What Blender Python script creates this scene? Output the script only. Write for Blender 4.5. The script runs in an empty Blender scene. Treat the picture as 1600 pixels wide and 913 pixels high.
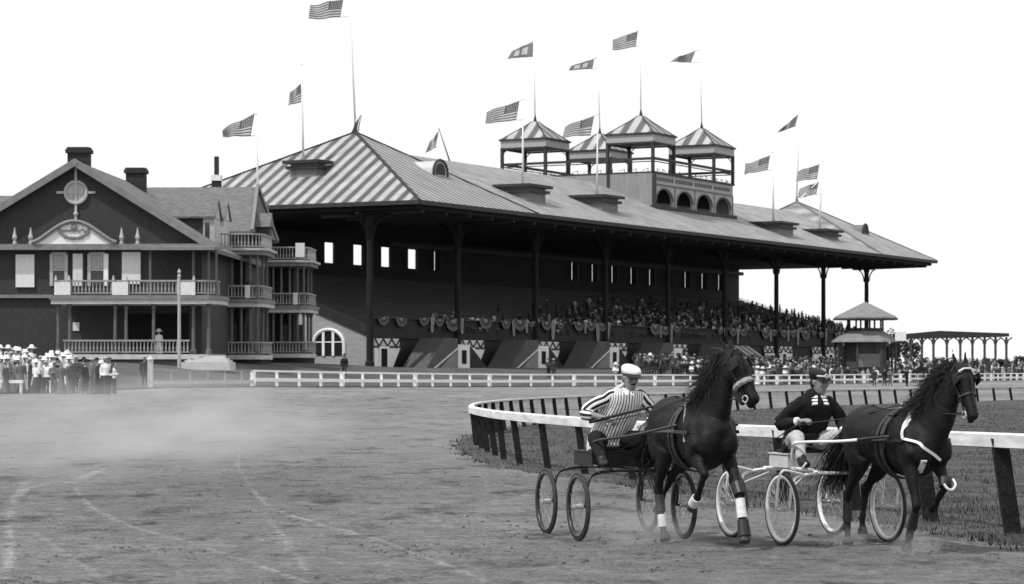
import bpy, bmesh, math, random
from mathutils import Vector, Matrix, noise
R = math.radians
sc = bpy.context.scene
COL = sc.collection
rnd = random.Random(7)

# ------------------------------------------------------------------ camera
CAM_H, FPX, HOR = 1.85, 3900.0, 576.0          # eye height, focal length and horizon row in 1600 px photo units
cam_d = bpy.data.cameras.new('camera')
cam = bpy.data.objects.new('camera', cam_d); COL.objects.link(cam)
cam.location = (0, 0, CAM_H); cam.rotation_euler = (R(90), 0, 0)
cam_d.sensor_width = 36.0; cam_d.lens = 36.0*FPX/1600.0
cam_d.shift_y = (HOR-456.5)/1600.0
cam_d.dof.use_dof = True; cam_d.dof.focus_distance = 27.0; cam_d.dof.aperture_fstop = 8.0
cam_d.clip_start = 0.5; cam_d.clip_end = 3000
sc.camera = cam

# ------------------------------------------------------------------ sky, sun, exposure
SUN_EL, SUN_AZ = R(57), R(-128)     # azimuth from +Y toward +X: the sun stands high behind the camera's left shoulder
w = bpy.data.worlds.new('World'); sc.world = w; w.use_nodes = True
nt = w.node_tree; nt.nodes.clear()
out = nt.nodes.new('ShaderNodeOutputWorld'); bg = nt.nodes.new('ShaderNodeBackground')
sky = nt.nodes.new('ShaderNodeTexSky'); sky.sky_type = 'NISHITA'; sky.sun_disc = False
sky.sun_elevation = SUN_EL; sky.sun_rotation = SUN_AZ
bw = nt.nodes.new('ShaderNodeRGBToBW')
mx = nt.nodes.new('ShaderNodeMix'); mx.data_type = 'FLOAT'; mx.inputs[0].default_value = 0.86   # a bright, even cloud layer over the clear sky
mx.inputs[3].default_value = 10.4
nt.links.new(sky.outputs[0], bw.inputs[0]); nt.links.new(bw.outputs[0], mx.inputs[2])
nt.links.new(mx.outputs[0], bg.inputs[0]); bg.inputs[1].default_value = 0.1
nt.links.new(bg.outputs[0], out.inputs[0])
sd = bpy.data.lights.new('sun', 'SUN'); sd.energy = 2.9; sd.angle = R(1.5); sd.color = (1, 1, 1)
sun = bpy.data.objects.new('sun', sd); COL.objects.link(sun)
dv = Vector((math.sin(SUN_AZ)*math.cos(SUN_EL), math.cos(SUN_AZ)*math.cos(SUN_EL), math.sin(SUN_EL)))
sun.rotation_euler = dv.to_track_quat('Z', 'Y').to_euler(); sun.location = dv*200
sc.view_settings.view_transform = 'Standard'; sc.view_settings.look = 'None'
sc.view_settings.gamma = 1; sc.view_settings.exposure = 0.1; sc.view_settings.use_curve_mapping = False
sc.cycles.max_bounces = 5; sc.cycles.diffuse_bounces = 3; sc.cycles.volume_bounces = 1
sc.cycles.use_denoising = True

# ------------------------------------------------------------------ helpers
def W(px, Y): return (px-800.0)/FPX*Y                      # lateral metres of a photo column at a distance
def Z(py, Y): return CAM_H + (HOR-py)/FPX*Y                # height of a photo row at a distance
def P(px, py, Y): return Vector((W(px, Y), Y, Z(py, Y)))

MATS = {}
def G(name, v, rough=.8, var=.18, scale=3.0, bump=0.0, bscale=20.0, spec=.3, detail=6.0, stretch=None):
    """grey procedural material: base reflectance v, blotchy variation, optional bump"""
    if name in MATS: return MATS[name]
    m = bpy.data.materials.new(name); m.use_nodes = True; n = m.node_tree; b = n.nodes['Principled BSDF']
    b.inputs['Roughness'].default_value = rough; b.inputs['Specular IOR Level'].default_value = spec
    tc = n.nodes.new('ShaderNodeTexCoord'); src = tc.outputs['Object']
    if stretch:
        mp = n.nodes.new('ShaderNodeMapping'); mp.inputs['Scale'].default_value = stretch
        n.links.new(src, mp.inputs[0]); src = mp.outputs[0]
    if var:
        t = n.nodes.new('ShaderNodeTexNoise'); t.inputs['Scale'].default_value = scale; t.inputs['Detail'].default_value = detail
        t.inputs['Roughness'].default_value = .65
        r = n.nodes.new('ShaderNodeMapRange'); r.inputs[1].default_value = .3; r.inputs[2].default_value = .7
        r.inputs[3].default_value = v*(1-var); r.inputs[4].default_value = min(.95, v*(1+var))
        n.links.new(src, t.inputs['Vector']); n.links.new(t.outputs[0], r.inputs[0]); n.links.new(r.outputs[0], b.inputs['Base Color'])
    else: b.inputs['Base Color'].default_value = (v, v, v, 1)
    if bump:
        t2 = n.nodes.new('ShaderNodeTexNoise'); t2.inputs['Scale'].default_value = bscale; t2.inputs['Detail'].default_value = 5
        bp = n.nodes.new('ShaderNodeBump'); bp.inputs['Strength'].default_value = bump; bp.inputs['Distance'].default_value = .05
        n.links.new(src, t2.inputs['Vector']); n.links.new(t2.outputs[0], bp.inputs['Height']); n.links.new(bp.outputs[0], b.inputs['Normal'])
    MATS[name] = m; return m

class MB:
    def __init__(s): s.v = []; s.f = []; s.mi = []; s.cur = 0
    def V(s, p): s.v.append(tuple(p)); return len(s.v)-1
    def F(s, *ix): s.f.append(ix); s.mi.append(s.cur)
    def poly(s, pts): s.F(*[s.V(p) for p in pts])
    def box(s, x0, x1, y0, y1, z0, z1):
        i = [s.V((x, y, z)) for z in (z0, z1) for y in (y0, y1) for x in (x0, x1)]
        for q in ((0,2,3,1),(4,5,7,6),(0,1,5,4),(2,6,7,3),(0,4,6,2),(1,3,7,5)): s.F(*[i[k] for k in q])
    def bar(s, a, b, wd, ht, up=(0,0,1), wd2=None, ht2=None):
        a = Vector(a); b = Vector(b); d = (b-a).normalized(); sdv = d.cross(Vector(up))
        if sdv.length < 1e-4: sdv = d.cross(Vector((1,0,0)))
        sdv.normalize(); u = sdv.cross(d); i = []
        for p, ww, hh in ((a, wd, ht), (b, wd2 or wd, ht2 or ht)):
            for sx, sz in ((-1,-1),(1,-1),(1,1),(-1,1)): i.append(s.V(p+sdv*sx*ww/2+u*sz*hh/2))
        for q in ((0,3,2,1),(4,5,6,7),(0,1,5,4),(1,2,6,5),(2,3,7,6),(3,0,4,7)): s.F(*[i[k] for k in q])
    def tube(s, pts, r, n=8, closed=False, caps=True):
        pts = [Vector(p) for p in pts]; N = len(pts); rr = r if isinstance(r, (list, tuple)) else [r]*N
        rings = []; ref = None
        for k, p in enumerate(pts):
            a = pts[(k-1) % N] if (closed or k > 0) else p; b = pts[(k+1) % N] if (closed or k < N-1) else p
            d = (b-a).normalized()
            if ref is None: ref = d.cross(Vector((0,0,1))) if abs(d.z) < .95 else d.cross(Vector((0,1,0)))
            sv = (ref - d*ref.dot(d))
            if sv.length < 1e-5: sv = d.orthogonal()
            sv.normalize(); ref = sv; u = d.cross(sv)
            rings.append([s.V(p+(sv*math.cos(2*math.pi*j/n)+u*math.sin(2*math.pi*j/n))*rr[k]) for j in range(n)])
        for k in range(N if closed else N-1):
            A, B = rings[k], rings[(k+1) % N]
            for j in range(n): s.F(A[j], A[(j+1)%n], B[(j+1)%n], B[j])
        if caps and not closed: s.F(*rings[0][::-1]); s.F(*rings[-1])
    def loft(s, rings, caps=True, mfun=None):
        ids = [[s.V(p) for p in r] for r in rings]; n = len(ids[0])
        for k in range(len(ids)-1):
            for j in range(n):
                if mfun: s.cur = mfun(k, j)
                s.F(ids[k][j], ids[k][(j+1)%n], ids[k+1][(j+1)%n], ids[k+1][j])
        if caps: s.F(*ids[0][::-1]); s.F(*ids[-1])
    def lathe(s, prof, c=(0,0,0), n=16):
        c = Vector(c); rings = []
        for r, z in prof: rings.append([c+Vector((max(r,.001)*math.cos(2*math.pi*j/n), max(r,.001)*math.sin(2*math.pi*j/n), z)) for j in range(n)])
        s.loft(rings)
    def prism(s, outline, a, b):
        """outline: list of 3D points (planar); extruded by vector from a to b offsets"""
        A = [s.V(Vector(p)+Vector(a)) for p in outline]; B = [s.V(Vector(p)+Vector(b)) for p in outline]; n = len(A)
        s.F(*A[::-1]); s.F(*B)
        for j in range(n): s.F(A[j], A[(j+1)%n], B[(j+1)%n], B[j])
    def ball(s, c, r, n=10, sq=(1,1,1)):
        c = Vector(c); rings = []
        for k in range(n//2+1):
            t = math.pi*k/(n//2); rad = max(math.sin(t), .02)
            rings.append([c+Vector((r*sq[0]*rad*math.cos(2*math.pi*j/n), r*sq[1]*rad*math.sin(2*math.pi*j/n), -r*sq[2]*math.cos(t))) for j in range(n)])
        s.loft(rings)
    def mesh(s, name, mats, smooth=False, fix=True):
        me = bpy.data.meshes.new(name); me.from_pydata(s.v, [], s.f)
        for m in (mats if isinstance(mats, (list, tuple)) else [mats]): me.materials.append(m)
        me.polygons.foreach_set('material_index', s.mi)
        if fix:
            bm = bmesh.new(); bm.from_mesh(me); bmesh.ops.recalc_face_normals(bm, faces=bm.faces); bm.to_mesh(me); bm.free()
        if smooth: me.polygons.foreach_set('use_smooth', [True]*len(me.polygons))
        me.update(); return me
    def build(s, name, mats, parent=None, smooth=False, fix=True): return link(name, s.mesh(name, mats, smooth, fix), parent)

def link(name, me, parent=None):
    o = bpy.data.objects.new(name, me); COL.objects.link(o)
    if parent is not None: o.parent = parent
    return o
def empty(name, loc=(0,0,0), rz=0.0):
    o = bpy.data.objects.new(name, None); COL.objects.link(o); o.location = loc; o.rotation_euler = (0, 0, rz); return o
def tag(o, label=None, cat=None, group=None, kind=None):
    if label: o['label'] = label
    if cat: o['category'] = cat
    if group: o['group'] = group
    if kind: o['kind'] = kind
    return o
def copy_tree(o, parent=None):
    c = o.copy(); COL.objects.link(c)
    if parent is not None: c.parent = parent
    for ch in [x for x in bpy.data.objects if x.parent == o]: copy_tree(ch, c)
    return c
def catmull(pts, n=8):
    pts = [Vector(p) for p in pts]; o = []
    q = [2*pts[0]-pts[1]]+pts+[2*pts[-1]-pts[-2]]
    for i in range(1, len(q)-2):
        for k in range(n):
            t = k/n; a, b, c, d = q[i-1], q[i], q[i+1], q[i+2]
            o.append(.5*((2*b)+(c-a)*t+(2*a-5*b+4*c-d)*t*t+(3*b-a-3*c+d)*t**3))
    o.append(pts[-1]); return o
def resample(pts, step):
    o = [pts[0]]; acc = 0.0
    for a, b in zip(pts, pts[1:]):
        L = (b-a).length; t = step-acc
        while t <= L and L > 0:
            o.append(a.lerp(b, t/L)); t += step
        acc = (acc+L) % step if L > 0 else acc
    return o
def organic(mb, voxel, smooth=6, name='body'):
    """one continuous skin round overlapping closed shapes"""
    me = mb.mesh('tmp', []); o = link('tmp', me)
    m = o.modifiers.new('r', 'REMESH'); m.mode = 'VOXEL'; m.voxel_size = voxel; m.use_smooth_shade = True
    if smooth:
        k = o.modifiers.new('s', 'SMOOTH'); k.factor = .5; k.iterations = smooth
    dg = bpy.context.evaluated_depsgraph_get()
    r = bpy.data.meshes.new_from_object(o.evaluated_get(dg)); r.name = name
    bpy.data.objects.remove(o); bpy.data.meshes.remove(me); r.materials.clear()
    r.polygons.foreach_set('use_smooth', [True]*len(r.polygons))
    return r
def cap(mb, *pts, n=12):
    """tapered limb: (x, y, z, r) joints"""
    for p in pts: mb.ball(p[:3], p[3], n)
    for a, b in zip(pts, pts[1:]): mb.tube([a[:3], b[:3]], [a[3], b[3]], n)
def ell(mb, secs, n=18, side=Vector((0,1,0))):
    """limb with elliptic sections: (centre, half_side, half_other)"""
    rings = []; N = len(secs); C = [Vector(q[0]) for q in secs]
    for k, (c, a, b) in enumerate(secs):
        d = (C[min(k+1, N-1)]-C[max(k-1, 0)]).normalized()
        sv = (side-d*side.dot(d)).normalized(); u = d.cross(sv)
        rings.append([C[k]+sv*a*math.cos(2*math.pi*j/n)+u*b*math.sin(2*math.pi*j/n) for j in range(n)])
    mb.loft(rings)

# ------------------------------------------------------------------ terrain height
FENCE = [(-700, 110, .55), (-260, 120, .55), (60, 128.5, .58), (235, 138, .76), (395, 151, .73), (560, 168, .58), (780, 195, .40), (1185, 241, .21), (1590, 341, .19), (1900, 500, .2)]
FL = [Vector((W(p, y), y, z)) for p, y, z in FENCE]
def sstep(t): t = min(1, max(0, t)); return t*t*(3-2*t)
def fence_dist(x, y):
    """signed distance beyond the outer fence, and ground height at the nearest fence point"""
    best = 1e9; res = None; p = Vector((x, y))
    for a, b in zip(FL, FL[1:]):
        A = a.xy; B = b.xy; ab = B-A; t = max(0, min(1, (p-A).dot(ab)/ab.length_squared)); q = A+ab*t; dd = (p-q).length
        if dd < best:
            sg = 1 if (ab.x*(p.y-A.y)-ab.y*(p.x-A.x)) > 0 else -1
            best = dd; res = (sg*dd, a.z+(b.z-a.z)*t)
    return res
def gz(x, y):
    d, zf = fence_dist(x, y)
    if d < 0: return zf*sstep((d+46)/46)
    zt = 1.85+.45*sstep((-x-8)/12)*sstep((250-y)/20)
    return zf+(zt-zf)*sstep(d/24)
# ------------------------------------------------------------------ ground, lawn, infield
def ground_mat():
    m = bpy.data.materials.new('track_dirt'); m.use_nodes = True; n = m.node_tree; L = n.links; b = n.nodes['Principled BSDF']
    b.inputs['Roughness'].default_value = .95; b.inputs['Specular IOR Level'].default_value = .12
    tc = n.nodes.new('ShaderNodeTexCoord')
    def nz(scale, detail, st=(1,1,1), rot=0, rough=.6):
        mp = n.nodes.new('ShaderNodeMapping'); mp.inputs['Scale'].default_value = st; mp.inputs['Rotation'].default_value = (0,0,rot)
        t = n.nodes.new('ShaderNodeTexNoise'); t.inputs['Scale'].default_value = scale; t.inputs['Detail'].default_value = detail; t.inputs['Roughness'].default_value = rough
        L.new(tc.outputs['Object'], mp.inputs[0]); L.new(mp.outputs[0], t.inputs['Vector']); return t.outputs[0]
    def rng(src, a, c, lo, hi):
        r = n.nodes.new('ShaderNodeMapRange'); r.inputs[1].default_value = a; r.inputs[2].default_value = c; r.inputs[3].default_value = lo; r.inputs[4].default_value = hi
        L.new(src, r.inputs[0]); return r.outputs[0]
    def mul(a, c):
        k = n.nodes.new('ShaderNodeMath'); k.operation = 'MULTIPLY'; L.new(a, k.inputs[0]); L.new(c, k.inputs[1]); return k.outputs[0]
    big = rng(nz(.09, 5, (1, .5, 1), R(25)), .36, .64, .78, 1.18)
    harrow = rng(nz(1.0, 10, (.7, 1.7, 1), R(-26), .7), .32, .68, .76, 1.18)          # long harrowed streaks round the turn
    mid = rng(nz(3.6, 9, rough=.75), .3, .7, .62, 1.32)
    fine = rng(nz(22, 6, rough=.75), .32, .68, .5, 1.46)
    damp = rng(nz(3.2, 7, (.8, .45, 1), R(20), .7), .55, .7, 1.0, .5)          # damp turned-up soil
    patch = rng(nz(.75, 10, (1.1, .55, 1), R(-18), .72), .53, .63, 1.0, .42)
    v = mul(mul(mul(mul(mul(big, harrow), mid), fine), damp), patch)
    base = n.nodes.new('ShaderNodeMath'); base.operation = 'MULTIPLY'; base.inputs[1].default_value = .325
    ra_ = n.nodes.new('ShaderNodeAttribute'); ra_.attribute_name = 'rut'; L.new(mul(v, rng(ra_.outputs['Fac'], 0, 1, 1, 2.0)), base.inputs[0])
    L.new(base.outputs[0], b.inputs['Base Color'])
    bp = n.nodes.new('ShaderNodeBump'); bp.inputs['Strength'].default_value = .9; bp.inputs['Distance'].default_value = .06
    h = n.nodes.new('ShaderNodeMath'); h.operation = 'ADD'; L.new(nz(6, 8, (.7,.5,1), R(20), .7), h.inputs[0]); L.new(fine, h.inputs[1])
    L.new(h.outputs[0], bp.inputs['Height']); L.new(bp.outputs[0], b.inputs['Normal'])
    return m
DIRT = ground_mat()
def axis(lo, hi, near_lo, near_hi, step, grow):
    a = [near_lo]
    while a[-1] < near_hi: a.append(a[-1]+step)
    s = step
    while a[-1] < hi: s *= grow; a.append(a[-1]+s)
    s = step; pre = [near_lo]
    while pre[-1] > lo: s *= grow; pre.append(pre[-1]-s)
    return pre[:0:-1]+a
gx = axis(-500, 900, -50, 70, 2.0, 1.25); gy = axis(-60, 2500, 10, 360, 3.0, 1.25)
mb = MB()
for y in gy:
    for x in gx: mb.v.append((x, y, gz(x, y)))
nx = len(gx)
for j in range(len(gy)-1):
    for i in range(nx-1): mb.F(j*nx+i, j*nx+i+1, (j+1)*nx+i+1, (j+1)*nx+i)
tag(mb.build('ground', DIRT, smooth=True, fix=False), kind='structure')

# near track: one finely modelled sheet of harrowed, trodden dirt
def relief(x, y):
    q = Vector((x*.62+y*.30, y*.62-x*.30, 0))            # run of the harrow teeth round the turn
    v = .7*noise.noise(Vector((q.x*.7, q.y*4.2, 1)))+.7*noise.noise(Vector((q.x*2.6+9, q.y*9.5, 2)))+.35*noise.noise(Vector((x*7.3, y*5.1, 4)))+.55*noise.noise(Vector((x*.9+4, y*.7, 7)))
    h = .017*v; c = noise.cell(Vector((x*2.1, y*1.4, 3))); fx = (x*2.1) % 1-.5; fy = (y*1.4) % 1-.5
    if c > .25: h -= .03*max(0, 1-(fx*fx*9+fy*fy*14))           # hoof prints
    return h
mb = MB(); ys_ = [20.3]
while ys_[-1] < 62: ys_.append(ys_[-1]*1.0038)
ncol = 420
for y in ys_:
    hw = y*.235
    for i in range(ncol):
        x = -hw+2*hw*i/(ncol-1); fade = min(1, (62-y)/14, i/12, (ncol-1-i)/12); mb.v.append((x, y, .03*max(0, fade)-.004*(1-max(0, fade))+relief(x, y)*max(0, fade)))
for j in range(len(ys_)-1):
    for i in range(ncol-1): mb.F(j*ncol+i, j*ncol+i+1, (j+1)*ncol+i+1, (j+1)*ncol+i)
race_track = mb.build('race_track', DIRT, smooth=True, fix=False); race_track.location.z = -.024; tag(race_track, kind='structure')
GRASS = G('grass_blades', .06, .9, .45, .9, spec=.15)
LAWN = G('lawn_turf', .085, .95, .4, .35, bump=.5, bscale=9, spec=.1)
# grassy apron between the outer fence and the stand, following the fence line
def fence_at(t, d):
    i = min(int(t), len(FL)-2); u = t-i; a, b = FL[i], FL[i+1]; p = a.lerp(b, u)
    na = []
    for k in (max(i-1, 0), i, min(i+1, len(FL)-2)):
        dd = (FL[k+1]-FL[k]).xy.normalized(); na.append(Vector((-dd.y, dd.x)))
    nn = (na[0].lerp(na[1], min(1, u+.5)) if u < .5 else na[1].lerp(na[2], u-.5)).normalized()
    return p.x+nn.x*d, p.y+nn.y*d
mb = MB(); ts = [k*.1 for k in range((len(FL)-1)*10+1)]; ds = [-.5, 1, 3, 5, 7, 9, 11, 13, 15, 17, 19, 21, 23, 26, 32, 60]
for d in ds:
    for t in ts:
        x, y = fence_at(t, d); mb.v.append((x, y, gz(x, y)+.05))
for j in range(len(ds)-1):
    for i in range(len(ts)-1): mb.F(j*len(ts)+i, j*len(ts)+i+1, (j+1)*len(ts)+i+1, (j+1)*len(ts)+i)
tag(mb.build('lawn', LAWN, smooth=True, fix=False), kind='structure')

# ------------------------------------------------------------------ inner rail of the turn
RAILPX = [(1900, 905, 687), (1725, 868, 682), (1575, 843, 677), (1400, 815, 671), (1170, 782, 664), (1000, 757, 658), (905, 745, 652), (830, 734, 646.5), (796, 727.5, 643.5),
          (775, 720, 641.5), (760, 713, 639.5), (746, 705, 637), (737, 698, 634.5), (742, 689, 630), (765, 680, 626.5), (800, 672, 623.5), (850, 664, 620.5), (912, 657, 618),
          (1000, 651, 615), (1100, 645.5, 612.5), (1191, 641, 610.5), (1315, 635.5, 608.5), (1432, 631, 606.8), (1590, 626.5, 604.6), (1780, 622, 602.5)]
rb = []; rh = []
for px, by, ty in RAILPX:
    Y = CAM_H*FPX/(by-HOR); rb.append(Vector((W(px, Y), Y, 0))); rh.append((by-ty)/FPX*Y)
rail = catmull([Vector((p.x, p.y, h)) for p, h in zip(rb, rh)], 6)      # z holds the rail height
rail = resample(rail, .6)
FENCEW = G('white_fence_paint', .86, .6, .1, 2.5, spec=.3)
RAILW = G('worn_white_paint', .62, .65, .3, 1.6, spec=.3, stretch=(1,1,6))
POSTD = G('creosoted_post', .014, .8, .5, 6, bump=.4, spec=.2)
root = empty('rail_fence', rail[len(rail)//3].xy.to_3d())
tag(root, 'long curved rail with a white board on leaning dark posts', 'fence')
def loc(v): return Vector(v)-root.location
mb = MB(); rings = []
for k, p in enumerate(rail):
    a = rail[max(k-1, 0)].xy; b = rail[min(k+1, len(rail)-1)].xy; d = (b-a).normalized(); nrm = Vector((-d.y, d.x, 0))   # toward the track
    q = loc((p.x, p.y, 0))
    h = p.z; th = .165
    rings.append([q+nrm*.03+Vector((0,0,h-th)), q+nrm*.075+Vector((0,0,h-th+.01)), q+nrm*.075+Vector((0,0,h-.02)), q+nrm*.055+Vector((0,0,h)), q-nrm*.06+Vector((0,0,h)), q-nrm*.06+Vector((0,0,h-.045)), q+nrm*.03+Vector((0,0,h-.05))])
mb.loft(rings); mb.build('rail', RAILW, root)
k0 = min(range(len(rail)), key=lambda i: (rail[i].xy-Vector((5.27, 27.0))).length)
posts = resample(rail[k0::-1], 2.3)[1:]+resample(rail[k0:], 2.3)
for k, p in enumerate(posts):
    if p.y < 20 and k: continue
    m = MB(); g = gz(p.x, p.y); lean = .17*p.z+rnd.uniform(-.02, .02)
    a = rail[max(0, min(range(len(rail)), key=lambda i: (rail[i].xy-p.xy).length)-1)]
    m.bar(loc((p.x+lean+rnd.uniform(-.02,.02), p.y, g-.25)), loc((p.x, p.y+.01, p.z-.052)), .175 if p.y < 34 else .125, .11, up=(0,1,0))
    m.build('post', POSTD, root)
# infield turf: the ground inside the rail
outl = [Vector((p.x-.25, p.y, .045)) for p in resample(rail, 1.5)]
mb = MB()
inner = [Vector((max(p.x, 40 if p.y < 60 else p.x)+0, p.y, .012)) for p in outl]
near = [p for p in outl]
ctr = Vector((90, 60, .045))
for k in range(len(near)-1):
    segs = 10; A, B = near[k], near[k+1]; dd_ = (B-A).normalized(); nn_ = Vector((-dd_.y, dd_.x, 0)); w0_ = .16+.2*noise.noise((A.x*1.8, A.y*1.3, 2)); w1_ = .16+.2*noise.noise((B.x*1.8, B.y*1.3, 2))
    mb.poly([A, B, B+nn_*w1_+Vector((0, 0, -.05)), A+nn_*w0_+Vector((0, 0, -.05))])
    for s_ in range(segs):
        t0, t1 = (s_/segs)**2, ((s_+1)/segs)**2
        mb.poly([A.lerp(ctr, t0), B.lerp(ctr, t0), B.lerp(ctr, t1), A.lerp(ctr, t1)])
TURF = G('infield_turf', .075, .95, .5, .8, bump=.8, bscale=14, spec=.1)
tag(mb.build('infield', TURF, fix=False), kind='structure')
# grass tufts standing in the infield, denser near the camera
POLY = [(p.x, p.y) for p in outl[::3]]+[(300, 200), (300, 0)]
def inside_rail(x, y):
    c = False; poly = POLY; n = len(poly); j = n-1
    for i in range(n):
        xi, yi = poly[i]; xj, yj = poly[j]
        if (yi > y) != (yj > y) and x < (xj-xi)*(y-yi)/(yj-yi)+xi: c = not c
        j = i
    return c
v = []; f = []
r2 = random.Random(3); made = 0
while made < 30000:
    Y = 23+100*(r2.random()**2.0); px = r2.uniform(700, 1680); x = W(px, Y)
    if not inside_rail(x+.42*r2.random()**2, Y): continue
    if noise.noise((x*.41+Y*.23, Y*.31-x*.37, 3))+.6*noise.noise((x*1.3-Y*.7, Y*.9+x, 8)) < -.45 and r2.random() < .8: continue
    made += 1
    hh = r2.uniform(.03, .105)*(1.0+.55*noise.noise((x*.61+Y*.45, Y*.4-x*.53, 0))+.5*noise.noise((x*2.1-Y, Y*1.3+x*1.7, 5))); big = 1+Y/70
    for q in range(3):
        an = r2.uniform(0, 6.28); wd = .007*big; ox, oy = r2.gauss(0, .05), r2.gauss(0, .05); lx, ly = math.cos(an)*hh*.5, math.sin(an)*hh*.5
        i = len(v); pa = an+1.57
        v += [(x+ox+math.cos(pa)*wd, Y+oy+math.sin(pa)*wd, 0), (x+ox-math.cos(pa)*wd, Y+oy-math.sin(pa)*wd, 0), (x+ox+lx, Y+oy+ly, hh)]
        f.append((i, i+1, i+2))
me = bpy.data.meshes.new('grass'); me.from_pydata(v, [], f); me.materials.append(GRASS)
tag(link('grass', me), 'rough short grass growing inside the curved rail', 'grass', kind='stuff')

# clods and hoof-thrown lumps on the track
CLOD = G('dark_clod', .13, .95, .5, 9)
mb = MB(); made = 0
while made < 1900:
    Y = 20.5+45*(r2.random()**1.7); px = r2.uniform(-60, 1660); x = W(px, Y)
    if inside_rail(x-.4, Y): continue
    if noise.noise((x*.55+.3*Y, Y*.22, 9)) < .12 and r2.random() < .96: continue
    made += 1; s_ = r2.choice((.004, .005, .006, .008, .010, .013, .02))*r2.uniform(.7, 1.2)
    n_ = 6; ph = r2.random()*6; el_ = r2.uniform(.8, 1.5); z0 = .008
    top = mb.V((x+s_*r2.uniform(-.3, .3), Y, z0+s_*1.0)); lo_ = []; hi_ = []
    for k in range(n_):
        a_ = ph+k*6.283/n_; f_ = r2.uniform(.8, 1.15); lo_.append(mb.V((x+s_*el_*math.cos(a_)*f_, Y+s_*math.sin(a_)*f_, z0-.02))); hi_.append(mb.V((x+s_*el_*.85*math.cos(a_)*f_, Y+s_*.85*math.sin(a_)*f_, z0+s_*r2.uniform(.45, .8))))
    for k in range(n_): mb.F(lo_[k], lo_[(k+1)%n_], hi_[(k+1)%n_], hi_[k]); mb.F(hi_[k], hi_[(k+1)%n_], top)
tag(mb.build('dirt_clods', CLOD, fix=False), 'dark clods of turned soil scattered over the track', 'dirt', kind='stuff')
# wheel ruts: faint broken lines of dry dust, part of the track sheet
import numpy as np
RUTS = [([(375, 708), (372, 728), (395, 766), (430, 796), (520, 826), (600, 848), (690, 882), (760, 910)], .045, .8), ([(165, 732), (122, 748), (118, 762), (140, 790), (200, 822), (300, 850), (390, 880), (480, 912)], .05, .7),
        ([(40, 755), (22, 780), (16, 815), (15, 870), (10, 905)], .07, .7), ([(165, 732), (120, 752), (80, 756), (48, 762), (30, 775)], .07, .7), ([(50, 830), (90, 858), (130, 885), (165, 912)], .05, .6), ([(410, 800), (450, 850), (480, 895)], .05, .4), ([(700, 800), (780, 818), (900, 836)], .06, .5)]
me = race_track.data; co = np.empty(len(me.vertices)*3, np.float32); me.vertices.foreach_get('co', co); co = co.reshape(-1, 3); val = np.zeros(len(co), np.float32)
for px_, wd, st_ in RUTS:
    q = catmull([Vector((W(px, CAM_H*FPX/(py-HOR)), CAM_H*FPX/(py-HOR), 0)) for px, py in px_], 30); pa = np.array([(p.x, p.y) for p in q], np.float32)
    m_ = (co[:, 1] > pa[:, 1].min()-1) & (co[:, 1] < pa[:, 1].max()+1) & (co[:, 0] > pa[:, 0].min()-1) & (co[:, 0] < pa[:, 0].max()+1); sub = co[m_, :2]; best = np.full(len(sub), 9e9, np.float32)
    for a_, b_ in zip(pa[:-1], pa[1:]):
        ab = b_-a_; t_ = np.clip(((sub-a_)@ab)/max(1e-6, float(ab@ab)), 0, 1); best = np.minimum(best, ((sub-a_-t_[:, None]*ab)**2).sum(1))
    wob = np.array([.65+.9*noise.noise((x_*1.7, y_*1.3, 4))+.5*noise.noise((x_*7, y_*5, 6)) for x_, y_ in sub], np.float32) if len(sub) else 0
    val[m_] = np.maximum(val[m_], np.exp(-best/(wd*wd*.6))*st_*np.clip(wob, 0, 1.2))
at = me.attributes.new('rut', 'FLOAT', 'POINT'); at.data.foreach_set('value', val); co[:, 2] += val*.012; me.vertices.foreach_set('co', co.ravel()); me.update()

# ------------------------------------------------------------------ outer white fence
root = empty('board_fence', FL[4])
tag(root, 'long white two-rail fence along the lawn in front of the stand', 'fence')
OFF = FL[4].copy()
fl3 = catmull([p for p in FL], 10)
main = [p for p in fl3 if p.x > W(393, 151)-.2]
dark = [p for p in fl3 if W(240, 138)-.3 < p.x <= W(402, 151)]
def run(pts, name, z0, z1, th, mat, par, off):
    m = MB()
    for a, b in zip(pts, pts[1:]): 
        A = Vector((a.x, a.y, gz(a.x, a.y)+(z0+z1)/2))-off; B = Vector((b.x, b.y, gz(b.x, b.y)+(z0+z1)/2))-off
        ext = (B-A).normalized()*.004; m.bar(A, B+ext, th, z1-z0)
    return m.build(name, mat, par)
run(main, 'top_rail', .92, 1.04, .07, FENCEW, root, OFF)
run(main, 'board', .34, .56, .05, FENCEW, root, OFF)
sp = resample(main, 3.72); k = 0
for k, p in enumerate(sp):
    if p.y > 480: break
    m = MB(); g = gz(p.x, p.y)-OFF.z; q = p-OFF; d = .09 if k % 4 else .16
    m.box(q.x-d, q.x+d, q.y+.04, q.y+.2, g-.2, g+.93); m.build('post', FENCEW, root)
DARKF = G('weathered_board', .3, .8, .3, 4)
root = empty('weathered_fence', dark[0]); OFF = dark[0].copy()
tag(root, 'weathered grey fence between the gate post and the white fence', 'fence')
run(dark, 'top_rail', .95, 1.02, .06, DARKF, root, OFF); run(dark, 'board', .2, .42, .05, G('dusty_white_board', .5, .8, .2), root, OFF)
for p in resample(dark, 2.4)[1:]:
    m = MB(); q = p-OFF; g = gz(p.x, p.y)-OFF.z; m.box(q.x-.05, q.x+.05, q.y+.035, q.y+.12, g-.2, g+.95); m.build('post', DARKF, root)
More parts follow.
